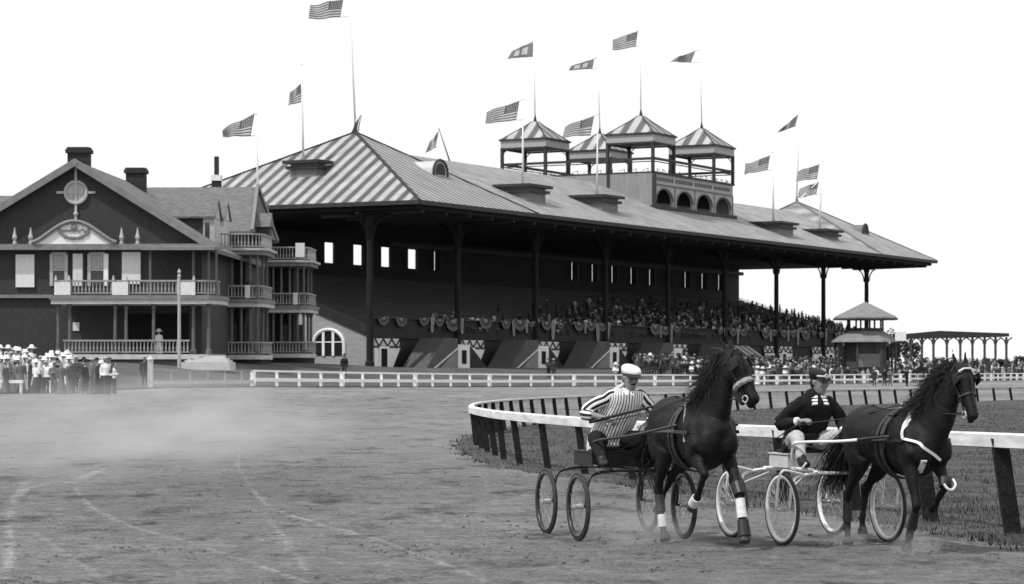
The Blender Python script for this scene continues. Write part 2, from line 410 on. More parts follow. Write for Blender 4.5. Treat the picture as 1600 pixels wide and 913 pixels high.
# ------------------------------------------------------------------ grandstand  (local x along the front, y to the back, z up from the lawn)
SX0, SY0, SL, SW = -8.63, 232.0, 148.6, 32.0
SANG = math.atan2(.8807, .4738); GB = 1.85
stand = empty('grandstand', (SX0, SY0, GB), SANG)
tag(stand, 'long roofed grandstand with striped hip roof and four rooftop pavilions', 'grandstand')
SM = Matrix.Translation((SX0, SY0, GB)) @ Matrix.Rotation(SANG, 4, 'Z')
SMI = SM.inverted()
def hit(px, py, p0, nrm):
    """where the ray of a photo pixel meets a plane of the stand (local)"""
    o = SMI @ Vector((0, 0, CAM_H)); d = (SMI.to_3x3() @ Vector((W(px, 1), 1, (HOR-py)/FPX)))
    nrm = Vector(nrm); t = (Vector(p0)-o).dot(nrm)/d.dot(nrm); return o+d*t
EZ, AZ_, RZ_ = 17.5-GB, 25.74-GB, 24.25-GB
HY = SW/2
def striped(name, lo, hi, width, axis, soft=.12, extra=.15):
    """sheet-metal roof painted in broad bands running down the slope"""
    m = bpy.data.materials.new(name); m.use_nodes = True; n = m.node_tree; L = n.links; b = n.nodes['Principled BSDF']
    b.inputs['Roughness'].default_value = .7; b.inputs['Specular IOR Level'].default_value = .25
    tc = n.nodes.new('ShaderNodeTexCoord'); sp = n.nodes.new('ShaderNodeSeparateXYZ'); L.new(tc.outputs['Object'], sp.inputs[0])
    def mth(op, a, c=None):
        k = n.nodes.new('ShaderNodeMath'); k.operation = op
        for i, q in enumerate((a, c)):
            if q is None: continue
            if isinstance(q, (int, float)): k.inputs[i].default_value = q
            else: L.new(q, k.inputs[i])
        return k.outputs[0]
    fr = mth('FRACT', mth('DIVIDE', sp.outputs[axis], width))
    tri = mth('ABSOLUTE', mth('SUBTRACT', fr, .5))
    r = n.nodes.new('ShaderNodeMapRange'); r.inputs[1].default_value = .25-soft/2; r.inputs[2].default_value = .25+soft/2; r.inputs[3].default_value = lo; r.inputs[4].default_value = hi
    L.new(tri, r.inputs[0])
    t = n.nodes.new('ShaderNodeTexNoise'); t.inputs['Scale'].default_value = .5; t.inputs['Detail'].default_value = 9; t.inputs['Roughness'].default_value = .7; L.new(tc.outputs['Object'], t.inputs['Vector'])
    r2_ = n.nodes.new('ShaderNodeMapRange'); r2_.inputs[1].default_value = .3; r2_.inputs[2].default_value = .7; r2_.inputs[3].default_value = 1-extra; r2_.inputs[4].default_value = 1+extra; L.new(t.outputs[0], r2_.inputs[0])
    L.new(mth('MULTIPLY', r.outputs[0], r2_.outputs[0]), b.inputs['Base Color'])
    seam = mth('FRACT', mth('DIVIDE', sp.outputs[axis], width/2)); sb = mth('LESS_THAN', seam, .08)
    bp = n.nodes.new('ShaderNodeBump'); bp.inputs['Strength'].default_value = .6; bp.inputs['Distance'].default_value = .06; L.new(sb, bp.inputs['Height']); L.new(bp.outputs[0], b.inputs['Normal'])
    return m
ROOF_END = striped('striped_roof_paint', .085, .36, 1.5, 1, .16, .26)
ROOF_FRONT = striped('seamed_roof_sheet', .12, .34, 1.2, 0, .25, .18)
ROOF_MAIN = striped('weathered_roof_sheet', .18, .32, 1.1, 0, .3, .34)
ROOF_FAR = striped('faded_roof_sheet', .2, .32, 1.3, 0, .3, .34)
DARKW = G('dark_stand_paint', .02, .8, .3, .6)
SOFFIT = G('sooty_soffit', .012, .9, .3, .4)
SEATM = G('grey_bench_planks', .085, .9, .35, 1.5, stretch=(.2, 6, 6))
TRIMD = G('dark_trim_paint', .035, .7, .3, 2)
PALE = G('pale_siding', .33, .8, .15, 2, stretch=(6, 6, .6))
WHITE = G('white_trim_paint', .78, .6, .08, 3)
MIDG = G('grey_stair_boarding', .085, .85, .3, 1.2, stretch=(5, 5, .5))
ROOFG = G('grey_vent_boarding', .17, .85, .25, 2)
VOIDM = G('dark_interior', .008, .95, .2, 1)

# roofs: main hip between two taller pyramids
m = MB(); e0 = .35
def slab(m, pts, dz=.32):
    top = [Vector(p) for p in pts]; bot = [p-Vector((0, 0, dz)) for p in top]
    A = [m.V(p) for p in top]; B = [m.V(p) for p in bot]; n = len(A); m.F(*A); m.F(*B[::-1])
    for j in range(n): m.F(A[j], B[j], B[(j+1)%n], A[(j+1)%n])
m.cur = 0; slab(m, [(12, 0, EZ), (66, 0, EZ), (66, HY, RZ_), (12, HY, RZ_)])
m.cur = 1; slab(m, [(66.004, 0, EZ), (SL-12, 0, EZ), (SL-12, HY, RZ_), (66.004, HY, RZ_)])
m.cur = 0; slab(m, [(12, HY+.01, RZ_), (SL-12, HY+.01, RZ_), (SL-12, SW, EZ), (12, SW, EZ)])
main_roof = m.build('main_roof', [ROOF_MAIN, ROOF_FAR], stand)
def pyramid(x0, x1, ax, mend, mfr, end0):
    m = MB(); A = (ax, HY, AZ_); c = [(x0, -.02, EZ+.01), (x1, -.02, EZ+.01), (x1, SW+.02, EZ+.01), (x0, SW+.02, EZ+.01)]
    for k in range(4):
        m.cur = 0 if k == (3 if end0 else 1) else 1
        m.poly([c[k], c[(k+1)%4], A])
    m.cur = 1; m.poly([(p[0], p[1], EZ-.3) for p in c][::-1])
    for k in range(4):
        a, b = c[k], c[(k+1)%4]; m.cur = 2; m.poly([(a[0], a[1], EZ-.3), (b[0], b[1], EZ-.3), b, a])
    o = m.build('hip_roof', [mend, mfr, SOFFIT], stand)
    m = MB()
    for k in range(4): m.bar((c[k][0], c[k][1], c[k][2]+.03), (A[0], A[1], A[2]+.05), .3, .14)
    m.lathe([(.25, -.2), (.2, .3), (.1, .8), (.02, 1.4)], A, 8)
    m.build('ridge_cap', TRIMD if end0 else ROOFG, o); return o
hipL = pyramid(0, 24, 14.5, ROOF_END, ROOF_FRONT, True)
hipR = pyramid(SL-22.9, SL, SL-14.5, ROOF_FAR, ROOF_FAR, False)
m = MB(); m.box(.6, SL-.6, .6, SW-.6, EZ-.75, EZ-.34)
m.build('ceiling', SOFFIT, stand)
m = MB()
m.bar((-.05, -.06, EZ-.16), (SL+.05, -.06, EZ-.16), .12, .4); m.bar((-.06, -.05, EZ-.162), (-.06, SW+.05, EZ-.162), .12, .4); m.bar((SL+.06, -.05, EZ-.162), (SL+.06, SW+.05, EZ-.162), .12, .4)
for k in range(33): m.bar((4.5*k+2, .7, EZ-.9), (4.5*k+2, 12, EZ-1.1), .2, .3)
m.build('eave', TRIMD, stand)
# barrel dormers and vents on the slopes
m0 = (0, -.02, EZ); nf = Vector((0, -(AZ_-EZ), HY)); nm = Vector((0, -(RZ_-EZ), HY)); ne = Vector((-(AZ_-EZ), 0, 14.5))
def dormer(px, py, w_, h_, deep, mat):
    q = hit(px, py, m0, nf); m = MB(); pr = [(-w_, 0)]+[(-w_*math.cos(math.pi*k/10), h_*(.3+.7*math.sin(math.pi*k/10))) for k in range(11)]+[(w_, 0)]
    m.prism([(q.x+a, q.y, q.z-.15+b) for a, b in pr], (0, 0, 0), (0, deep, 0)); o = m.build('arched_dormer', mat, stand)
    m = MB(); m.prism([(q.x+a*.72, q.y-.06, q.z+.1+b*.72) for a, b in pr], (0, 0, 0), (0, .05, 0)); m.build('louvre', TRIMD, o)
    m = MB(); m.tube([(q.x+a*1.05, q.y-.03, q.z-.15+b*1.05) for a, b in pr], .14, 6); m.build('arch_trim', TRIMD, o)
dormer(688, 275, 1.3, 1.65, 14, G('galvanised_sheet', .5, .5, .15, 1)); dormer(1352, 366, .95, 1.5, 1.6, ROOFG)
def vent(px, py, n, w_, d_, h_, along):
    q = hit(px, py, m0 if along == 'x' else (0, 0, EZ), n); m = MB()
    if along == 'x': m.box(q.x-w_/2, q.x+w_/2, q.y, q.y+d_, q.z-.4, q.z+h_)
    else: m.box(q.x, q.x+d_, q.y-w_/2, q.y+w_/2, q.z-.4, q.z+h_)
    o = m.build('roof_vent', ROOFG, stand); m = MB()
    for z0, z1, g in ((h_-.55, h_-.25, .35), (h_+.002, h_+.3, .6)):
        if along == 'x': m.box(q.x-w_/2-g, q.x+w_/2+g, q.y-g, q.y+d_+g, q.z+z0, q.z+z1)
        else: m.box(q.x-g, q.x+d_+g, q.y-w_/2-g, q.y+w_/2+g, q.z+z0, q.z+z1)
    m.build('vent_cap', TRIMD, o); return SM @ Vector((q.x+(0 if along == 'x' else d_/2), q.y+(d_/2 if along == 'x' else 0), q.z+h_+.3))
V2 = vent(474, 277, ne, 3.0, 1.6, 1.35, 'y')
V6 = vent(838, 316, nm, 4.2, 3.2, 1.5, 'x'); V8 = vent(953, 331, nm, 4.0, 3.2, 1.5, 'x')
V13 = vent(1228, 368, nm, 5.0, 3.4, 1.4, 'x'); V14 = vent(1299, 374, nm, 5.2, 3.4, 1.0, 'x')

# rooftop platform with four open pavilions
PX0, PX1, PY0, PY1 = 69.0, 93.0, 8.3, 28.7; DK = 25.1-GB; zr = lambda y: EZ+(RZ_-EZ)*y/HY
plat = empty('roof_platform', (0, 0, 0)); plat.parent = stand
m = MB(); m.prism([(PX0, PY0, zr(PY0)-.3), (PX0, PY0, DK), (PX0, PY1, DK), (PX0, PY1, 19.6-GB), (PX0, HY, RZ_-.5)], (0, 0, 0), (.25, 0, 0)); GBD = G('grey_gable_boarding', .24, .85, .2, 1.2, stretch=(3, 3, .4)); m.build('side_wall', GBD, plat); m = MB()
m.prism([(PX1, PY0, zr(PY0)-.3), (PX1, PY0, DK), (PX1, PY1, DK), (PX1, PY1, 19.6-GB), (PX1, HY, RZ_-.5)], (-.25, 0, 0), (0, 0, 0))
m.build('side_wall', GBD, plat)
m = MB(); m.box(PX0, PX1, PY0-.3, PY1, DK, DK+.22); m.box(PX0-.06, PX0+.3, PY0-.33, PY0+.1, zr(PY0)-.6, DK-.003); m.box(PX0-.05, PX0+.15, 14.0, 14.4, zr(14)-.3, DK-.003); m.box(PX0-.2, PX1+.2, PY0-.5, PY0+.3, zr(PY0)-.35, zr(PY0)+.25)
m.build('deck', TRIMD, plat)
# front arcade: four round arches in a pale wall
m = MB(); zb = zr(PY0)+.25; zt = DK-1.35
for k in range(4):
    a = PX0+.35+k*5.9; b = a+5.9; c = (a+b)/2; rr = 2.35; zs = zt-.35-rr*.62
    ring = [(c-rr, zb)]+[(c-rr*math.cos(math.pi*i/14), zs+rr*.62*math.sin(math.pi*i/14)) for i in range(15)]+[(c+rr, zb)]
    xs = [a]+[p[0] for p in ring[1:-1]]+[b]
    for i in range(len(ring)-1):
        p, q = ring[i], ring[i+1]
        if abs(p[0]-q[0]) < 1e-6: continue
        m.prism([(p[0], PY0, p[1]), (q[0], PY0, q[1]), (q[0], PY0, zt), (p[0], PY0, zt)], (0, 0, 0), (0, .3, 0))
    m.box(a, c-rr, PY0, PY0+.3, zb, zt); m.box(c+rr, b, PY0, PY0+.3, zb, zt)
m.build('arcade', PALE, plat)
m = MB()
for k in range(5): m.box(PX0+.35+k*5.9-.12, PX0+.35+k*5.9+.12, PY0-.05, PY0-.002, zb, zt)
for k in range(4):
    c = PX0+.35+k*5.9+2.95; m.tube([(c-2.4*math.cos(math.pi*i/14), PY0-.03, zt-.35-2.35*.62+2.4*.62*math.sin(math.pi*i/14)) for i in range(15)], .09, 6)
m.box(PX0+.3, PX1-.3, PY0-.12, PY0+.2, zt+.002, zt+.14); m.build('arcade_trim', G('mid_grey_trim', .12, .7, .2), plat)
m = MB(); m.box(PX0+.3, PX1-.3, PY0-.05, PY0+.2, zt+.145, DK-.01); m.build('frieze', PALE, plat)
m = MB()
for k in range(44):
    x = PX0+.7+k*.525
    if k % 11 == 10: continue
    m.box(x-.13, x+.13, PY0-.09, PY0-.052, zt+.5, zt+.95)
m.build('frieze_pattern', TRIMD, plat)
m = MB(); m.box(PX0+.5, PX1-.5, PY0+2.5, PY0+2.7, zb-.2, DK-.1); m.build('inner_wall', VOIDM, plat)
m = MB(); hz = DK+1.75
rl = [((PX0+.1, PY0-.15), (PX1-.1, PY0-.15)), ((PX0+.1, PY1-.2), (PX1-.1, PY1-.2)), ((PX0+.1, PY0-.1), (PX0+.1, PY1-.2)), ((PX1-.1, PY0-.1), (PX1-.1, PY1-.2))]
for a, b in rl:
    m.bar((*a, hz), (*b, hz), .22, .3); m.bar((*a, hz-.35), (*b, hz-.35), .08, .12)
    L_ = (Vector(b)-Vector(a)).length; n_ = int(L_/1.5)
    for k in range(n_):
        p = Vector(a).lerp(Vector(b), (k+.5)/n_); q = Vector(a).lerp(Vector(b), (k+1)/n_); m.bar((*p, DK+.2), (*p, DK+.62), .06, .06)
        m.bar((*p, DK+.6), (*q, DK+.35), .05, .05)
m.build('deck_railing', TRIMD, plat)
PAVR = striped('striped_pavilion_roof', .1, .4, 1.9, 1, .12); PAVF = striped('pavilion_roof_front', .13, .3, 1.9, 0, .15)
for cx, cy in ((72, 11.3), (90, 11.3), (72, 25.7), (90, 25.7)):
    pv = empty('roof_pavilion', (cx, cy, DK)); pv.parent = stand; he = 29.9-25.1; ht = 32.4-25.1; s_ = 3.15
    m = MB(); c = [(-s_, -s_, he), (s_, -s_, he), (s_, s_, he), (-s_, s_, he)]
    # slightly concave pyramid
    lev = [(1.0, he), (.62, he+.95), (.3, he+1.75), (.09, he+2.35)]
    for (f0, z0), (f1, z1) in zip(lev, lev[1:]):
        for k in range(4):
            a, b = c[k], c[(k+1)%4]; m.cur = 0 if k in (1, 3) else 1
            m.poly([(a[0]*f0, a[1]*f0, z0), (b[0]*f0, b[1]*f0, z0), (b[0]*f1, b[1]*f1, z1), (a[0]*f1, a[1]*f1, z1)])
    m.cur = 1; m.poly([(p[0], p[1], he) for p in c][::-1])
    m.build('roof', [PAVR, PAVF], pv)
    m = MB(); m.lathe([(.3, he+2.2), (.22, he+2.5), (.12, he+2.9), (.03, he+3.5)], n=8)
    for f_ in ((-1, -1), (1, -1), (1, 1), (-1, 1)):
        for (f0, z0), (f1, z1) in zip(lev, lev[1:]): m.bar((f_[0]*s_*f0, f_[1]*s_*f0, z0+.03), (f_[0]*s_*f1, f_[1]*s_*f1, z1+.03), .14, .08)
    for k in range(4):
        a, b = c[k], c[(k+1)%4]
        m.bar((a[0]*1.03, a[1]*1.03, he-.06), (b[0]*1.03, b[1]*1.03, he-.06), .2, .22); m.bar((a[0]*.99, a[1]*.99, he-1.15), (b[0]*.99, b[1]*.99, he-1.15), .16, .2)
    m.build('roof_trim', TRIMD, pv)
    m = MB()
    for k in range(4):
        a, b = c[k], c[(k+1)%4]; m.bar((a[0]*.985, a[1]*.985, he-.6), (b[0]*.985, b[1]*.985, he-.6), .1, .86)
    m.build('valance', PALE, pv)
    for k in range(4):
        m = MB(); a = c[k]; m.bar((a[0]*.95, a[1]*.95, .2), (a[0]*.95, a[1]*.95, he-1.0), .34, .34)
        for dx, dy in ((-1, 0), (0, -1)):
            sx = -math.copysign(1, a[0])*abs(dx); sy = -math.copysign(1, a[1])*abs(dy)
            m.tube([(a[0]*.95+sx*.1, a[1]*.95+sy*.1, he-2.3), (a[0]*.95+sx*.25, a[1]*.95+sy*.25, he-1.6), (a[0]*.95+sx*.75, a[1]*.95+sy*.75, he-1.2)], .07, 5)
        m.build('post', TRIMD, pv)

# back wall with its openings, back gallery beam
m = MB(); yb = SW-1.3; openings = []
for k in range(24):
    s_ = 32.85-6*4+6*k
    if k in (4, 5, 6, 7, 8) or (k >= 14): openings.append((s_-1.05, s_+1.05) if k != 8 else (s_-1.0, s_-.3))
z0, z1 = 13.5-GB, 15.75-GB; zt = EZ-.3
openings = [(a, b) for a, b in openings if a > 18 and b < SL-2]
m.box(2, SL-1, yb, yb+.3, 0, z0); m.box(2, SL-1, yb, yb+.3, z1, zt); x = 2
for a, b in openings: m.box(x, a, yb, yb+.3, z0, z1); x = b
m.box(x, SL-1, yb, yb+.3, z0, z1); m.build('back_wall', DARKW, stand)
m = MB()
for a, b in openings[4:]: m.box(a+.1, a+.18, yb-.8, yb, z0-.1, z1)     # shutters swung inward
m.bar((45, yb-.5, z1+.35), (SL-1, yb-.5, z1+.35), .5, .5); m.build('gallery_beam', G('dim_beam', .06, .8), stand)
# raked seating
m = MB(); nst = 26; y0s, z0s, y1s, z1s = 6.9, 5.6-GB, yb, 12.3-GB; xs0, xs1 = 3.0, SL-1.2
for k in range(nst):
    ya = y0s+(y1s-y0s)*k/nst; yc = y0s+(y1s-y0s)*(k+1)/nst; zz = z0s+(z1s-z0s)*k/nst
    m.box(xs0, xs1, ya+.002, yc, zz-.5, zz); m.box(xs0, xs1, ya+.05, ya+.35, zz+.3, zz+.36)
m.build('seating_tier', SEATM, stand)
m = MB(); m.prism([(xs0-.6, y0s, -.6), (xs0-.6, y0s, z0s-.1), (xs0-.6, y1s, z1s-.2), (xs0-.6, y1s, -.6)], (0, 0, 0), (.5, 0, 0)); m.build('rake_wall', DARKW, stand); m = MB()
m.prism([(xs1+.02, y0s, -.6), (xs1+.02, y0s, z0s-.1), (xs1+.02, y1s, z1s-.2), (xs1+.02, y1s, -.6)], (0, 0, 0), (.4, 0, 0)); m.build('rake_wall', DARKW, stand)
# left end wall: pale, sloping top, big three-light round window
ENDW = G('pale_end_boarding', .3, .85, .2, 1.5, stretch=(.5, .5, 7))
xe = 1.9; m = MB(); m.prism([(xe, 6.9, -.6), (xe, 6.9, 5.2-GB), (xe, 13.0, 7.5-GB), (xe, 20, 10.3-GB), (xe, 20, -.6)], (0, 0, 0), (.25, 0, 0)); ew = m.build('end_wall', ENDW, stand)
m = MB(); m.bar((xe+.1, 6.8, 5.45-GB), (xe+.1, 20, 10.55-GB), .5, .9); m.build('wall_coping', DARKW, ew)
qc = hit(514, 556, (xe, 0, 0), (1, 0, 0)); wv = abs(hit(490, 556, (xe, 0, 0), (1, 0, 0)).y-qc.y); hv = hit(514, 515, (xe, 0, 0), (1, 0, 0)).z-qc.z
def archp(f, n=16): return [(qc.y-wv*f*math.cos(math.pi*i/n), qc.z+hv*.42*1+hv*.58*f*math.sin(math.pi*i/n)) for i in range(n+1)]
ap = [(qc.y-wv, qc.z)]+archp(1)+[(qc.y+wv, qc.z)]
m = MB(); m.prism([(xe-.05, a, b) for a, b in ap], (0, 0, 0), (.045, 0, 0)); aw = m.build('arched_window', VOIDM, stand)
m = MB(); m.tube([(xe-.08, a, b) for a, b in ap], .17, 6)
for f in (-.3, .33): m.box(xe-.14, xe-.06, qc.y+wv*f-.13, qc.y+wv*f+.13, qc.z, qc.z+hv*.95)
m.box(xe-.1, xe-.06, qc.y-wv*.95, qc.y+wv*.95, qc.z+hv*.5, qc.z+hv*.54); m.build('frame', WHITE, aw)
# columns with flared heads
COLX = [2.0+16.9*k for k in range(9)]
for x in COLX:
    m = MB(); y = 6.6; H = EZ-1.0
    m.lathe([(.46, -.5), (.46, .6), (.34, .7), (.31, H-2.4), (.38, H-2.2), (.33, H-2.1), (.36, H-.6), (.5, H)], (x, y, 0), 8)
    for sx, sy in ((1, 0), (-1, 0), (0, -1), (0, 1)):
        pr = catmull([(x+sx*.35, y+sy*.35, H-2.3), (x+sx*.6, y+sy*.6, H-1.2), (x+sx*1.3, y+sy*1.3, H-.45), (x+sx*2.2, y+sy*2.2, H-.05)], 4)
        m.tube(pr, .09, 6); m.bar((x+sx*.3, y+sy*.3, H-.02), (x+sx*2.4, y+sy*2.4, H-.02), .2, .2)
        m.tube([(x+sx*1.0+.35*math.cos(a)*abs(sx), y+sy*1.0+.35*math.cos(a)*abs(sy), H-.42+.3*math.sin(a)) for a in [i*.7 for i in range(9)]], .05, 5)
    m.build('column', G('sooty_column_paint', .014, .85, .3, 1), stand)
# balcony front: dark boarding over a lattice band, then per bay: door wall, stairs up to a landing, pale pier
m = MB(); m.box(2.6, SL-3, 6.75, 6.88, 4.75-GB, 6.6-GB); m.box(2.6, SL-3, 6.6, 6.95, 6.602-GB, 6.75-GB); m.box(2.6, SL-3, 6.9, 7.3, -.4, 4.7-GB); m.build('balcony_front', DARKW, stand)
LATB = G('lattice_backing', .62, .85, .15)
DOORX = []
for k in range(8):
    x0 = COLX[k]+.8; x1 = COLX[k+1]-.6; L_ = x1-x0
    bay = empty('stair_bay', (0, 0, 0)); bay.parent = stand
    # lattice band
    m = MB(); m.box(x0, x0+4.6, 6.55, 6.7, 3.95-GB, 4.72-GB); m.build('lattice_panel', LATB, bay); m = MB(); m.box(x1-3.4, x1-.4, 6.55, 6.7, 3.95-GB, 4.72-GB); m.build('lattice_panel', LATB, bay)
    for xa, n_ in ((x0, 6), (x1-3.4, 4)):
        m = MB()
        st = (4.6 if n_ == 6 else 3.0)/n_
        for i in range(n_):
            zz = (3.98-GB, 4.69-GB) if i % 2 else (4.69-GB, 3.98-GB)
            m.bar((xa+i*st, 6.5, zz[0]), (xa+(i+1)*st, 6.5, zz[1]), .1, .13)
        m.bar((xa, 6.5, 3.93-GB), (xa+n_*st, 6.5, 3.93-GB), .15, .18)
        m.build('lattice', TRIMD, bay)
    m = MB(); m.prism([(x0-.1, 6.5, -.3), (x0+3.0, 6.5, -.3), (x0+4.7, 6.5, 2.0), (x0-.1, 6.5, 2.0)], (0, 0, 0), (0, .2, 0)); m.build('wall_panel', G('door_wall_paint', .75, .8, .15, 2), bay)
    m = MB(); m.box(x0+.9, x0+2.1, 6.42, 6.498, -.2, 1.9); dr = m.build('door', VOIDM, bay)
    m = MB(); m.box(x0+.62, x0+.9, 6.36, 6.5, -.2, 2.05); m.box(x0+2.1, x0+2.4, 6.36, 6.5, -.2, 2.05); m.box(x0+.62, x0+2.4, 6.37, 6.5, 1.9, 2.12); m.build('frame', WHITE, dr)
    m = MB(); m.prism([(x1-3.3, 6.5, .9), (x1-2.2, 6.5, -.3), (x1-.3, 6.5, -.3), (x1-.3, 6.5, 2.0), (x1-3.3, 6.5, 2.0)], (0, 0, 0), (0, .2, 0)); m.build('wall_panel', MATS['door_wall_paint'], bay)
    m = MB(); m.box(x1-1.7, x1-.8, 6.42, 6.498, -.2, 1.75); dr = m.build('door', VOIDM, bay)
    m = MB(); m.box(x1-1.9, x1-1.7, 6.36, 6.5, -.2, 1.95); m.box(x1-.8, x1-.6, 6.36, 6.5, -.2, 1.95); m.box(x1-1.9, x1-.6, 6.37, 6.5, 1.75, 1.97); m.build('frame', WHITE, dr)
    if k >= 5: continue
    # stair: near flight rises away from the door, landing, far flight falls
    ym, yf = 2.9, 5.6; xp = x0+L_*.62
    m = MB(); m.prism([(x0+3.1, ym, -.3), (x0+5.6, ym, -.3), (xp, ym, 1.9), (xp, ym, 4.5-GB+.3), (x0+7.0, ym, 4.5-GB+.3)], (0, 0, 0), (0, yf-ym, 0)); m.build('stair', MIDG, bay)
    m = MB(); m.prism([(xp+2.31, ym+.01, 2.4), (xp+6.6, ym+.01, -.3), (xp+2.31, ym+.01, -.3)], (0, 0, 0), (0, yf-ym, 0)); m.build('stair_flank', DARKW, bay)
    m = MB(); m.prism([(xp-4.6, ym+.02, -.3), (xp, ym+.02, -.3), (xp, ym+.02, 1.75)], (0, 0, 0), (0, yf-ym, 0)); m.build('stair_side', G('stair_side_boarding', .2, .85, .25, 1.5), bay)
    m = MB(); m.bar((xp-4.9, ym-.03, -.1), (xp, ym-.03, 2.0), .07, .14); m.build('handrail', LATB, bay)
    m = MB(); m.box(xp+.01, xp+2.3, ym-.06, ym+2.4, -.3, 2.35); pr_ = m.build('stair_pier', G('pier_paint', .72, .8, .15, 2), bay)
    m = MB(); m.box(xp-.03, xp+.008, ym+.75, ym+1.75, .1, 1.9); m.build('side_door', VOIDM, pr_); m = MB(); m.box(xp+.7, xp+1.6, ym-.1, ym-.065, .45, 1.8); wn = m.build('window', VOIDM, pr_)
# front roof planes of the stand's far bay: awning over the betting ring
q0 = COLX[5]-5.5; m = MB()
for i in range(14):
    a = q0+i*.9; m.cur = i % 2; m.prism([(a, 6.4, 4.65-GB), (a+.9, 6.4, 4.65-GB), (a+.9, 4.2, 3.2-GB), (a, 4.2, 3.2-GB)], (0, 0, 0), (0, 0, .06))
    m.prism([(a, 4.2, 3.2-GB), (a+.9, 4.2, 3.2-GB), (a+.9, 4.19, 2.8-GB), (a, 4.19, 2.8-GB)], (0, 0, 0), (0, -.03, 0))
aw = m.build('awning', [G('awning_grey', .12, .9), G('awning_light', .4, .9)], stand)
# ------------------------------------------------------------------ clubhouse (local u to the right, y back, z world height above its lawn)
CY, CB = 186.0, 2.25
CX = W(120, CY); club = empty('clubhouse', (CX, CY, CB), R(-2.0))
tag(club, 'dark shingled clubhouse with big front gable, white pediment and tiered porches', 'clubhouse')
CM = Matrix.Translation((CX, CY, CB)) @ Matrix.Rotation(R(-2.0), 4, 'Z'); CMI = CM.inverted()
def cp(px, py, dy):
    """photo pixel to clubhouse (u, z) on the plane dy behind the facade"""
    o = CMI @ Vector((0, 0, CAM_H)); d = CMI.to_3x3() @ Vector((W(px, 1), 1, (HOR-py)/FPX)); t = (dy-o.y)/d.y; q = o+d*t; return q.x, q.z
SHING = G('dark_shingles', .045, .85, .4, 3, bump=.4, bscale=6, stretch=(1, 1, 4))
TRIML = G('cream_trim_paint', .42, .7, .12, 2); TRIMM = G('dull_trim_paint', .2, .75, .2, 2)
ROOFC = G('grey_roof_shingles', .14, .9, .35, 2, bump=.4, bscale=5, stretch=(1, 2, 2)); BRICK = G('sooty_brick', .03, .9, .3, 4)
GLASS = G('dark_window_glass', .03, .15, .1, 1, spec=.6)
u1, z1 = cp(328, 383, 0); uA, zA = cp(120, 252, 0); u0 = uA-(u1-uA)*1.03
m = MB(); m.prism([(u0+.6, 0, -1.2), (u1-.6, 0, -1.2), (u1-.6, 0, z1), (uA, 0, zA-.4), (u0+.6, 0, z1)], (0, 0, 0), (0, 42, 0)); m.build('wall', SHING, club)
m = MB(); slab(m, [(uA, -.6, zA), (u1+.5, -.6, z1-.3), (u1+.5, 27, z1-.3), (uA, 27, zA)], .3); slab(m, [(u0-.5, -.6, z1-.3), (uA-.004, -.6, zA), (uA-.004, 27, zA), (u0-.5, 27, z1-.3)], .3)
rf = m.build('roof', ROOFC, club)
m = MB(); m.bar((uA-.1, -.7, zA-.1), (u1+.6, -.7, z1-.42), .35, .5); m.bar((uA+.1, -.72, zA-.1), (u0-.6, -.72, z1-.42), .35, .5); m.build('bargeboard', TRIMM, rf)
def chim(px0, px1, pyt, pyb, dy, band=False):
    a, zt = cp(px0, pyt, dy); b, zb = cp(px1, pyb, dy); m = MB(); c = (a+b)/2; h = (b-a)/2
    m.box(c-h*.85, c+h*.85, dy-.6, dy+.6, zb-2.5, zt-.45); m.box(c-h, c+h, dy-.75, dy+.75, zt-.448, zt-.15); m.box(c-h*.9, c+h*.9, dy-.65, dy+.65, zt-.148, zt)
    o = m.build('chimney', BRICK, rf)
    if band: m = MB(); m.box(c-h*.95, c+h*.95, dy-.8, dy+.8, zt-1.75, zt-1.3); m.build('chimney_band', WHITE, o)
chim(105, 143, 231, 252, 6); chim(196, 230, 263, 285, 20)
# third chimney stands on the rear wing
def band_at(name, a, b, y, z0, z1, mat, par, dep=.5): m = MB(); m.box(a, b, y-dep, y, z0, z1); return m.build(name, mat, par)
zc0 = cp(0, 391, -.5)[1]; zc1 = cp(0, 382, -.5)[1]
band_at('cornice', u0-.8, u1+.8, -.02, zc0, zc1, TRIMM, club, .9)
# pediment
m = MB(); hp = cp(0, 349, -.6)[1]-zc1; wp = 3.15; bell = [(-wp+2*wp*i/24, zc1+hp*(math.cos(math.pi*(i/24-.5)*1.0)**1.5)) for i in range(25)]
m.prism([(a, -.85, b) for a, b in bell], (0, 0, 0), (0, .3, 0)); pd = m.build('pediment', WHITE, club)
m = MB(); m.tube([(a, -.95, b+.12) for a, b in bell], .17, 6); m.build('pediment_moulding', TRIMM, pd)
m = MB()
for i in range(26):
    t = math.pi*i/25; m.ball((math.cos(t)*1.05+.03*math.sin(i*7), -.93, zc1+1.05-.62*math.sin(t)), .13+.03*math.sin(i*5), 6, (1, .5, 1))
for i in range(9): m.ball((-.8+.2*i, -.93, zc1+1.0+.08*math.sin(i*3)), .11, 6, (1.2, .5, .8))
m.ball((0, -.93, zc1+1.25), .26, 8, (1, .4, 1)); m.build('garland', TRIMM, pd)
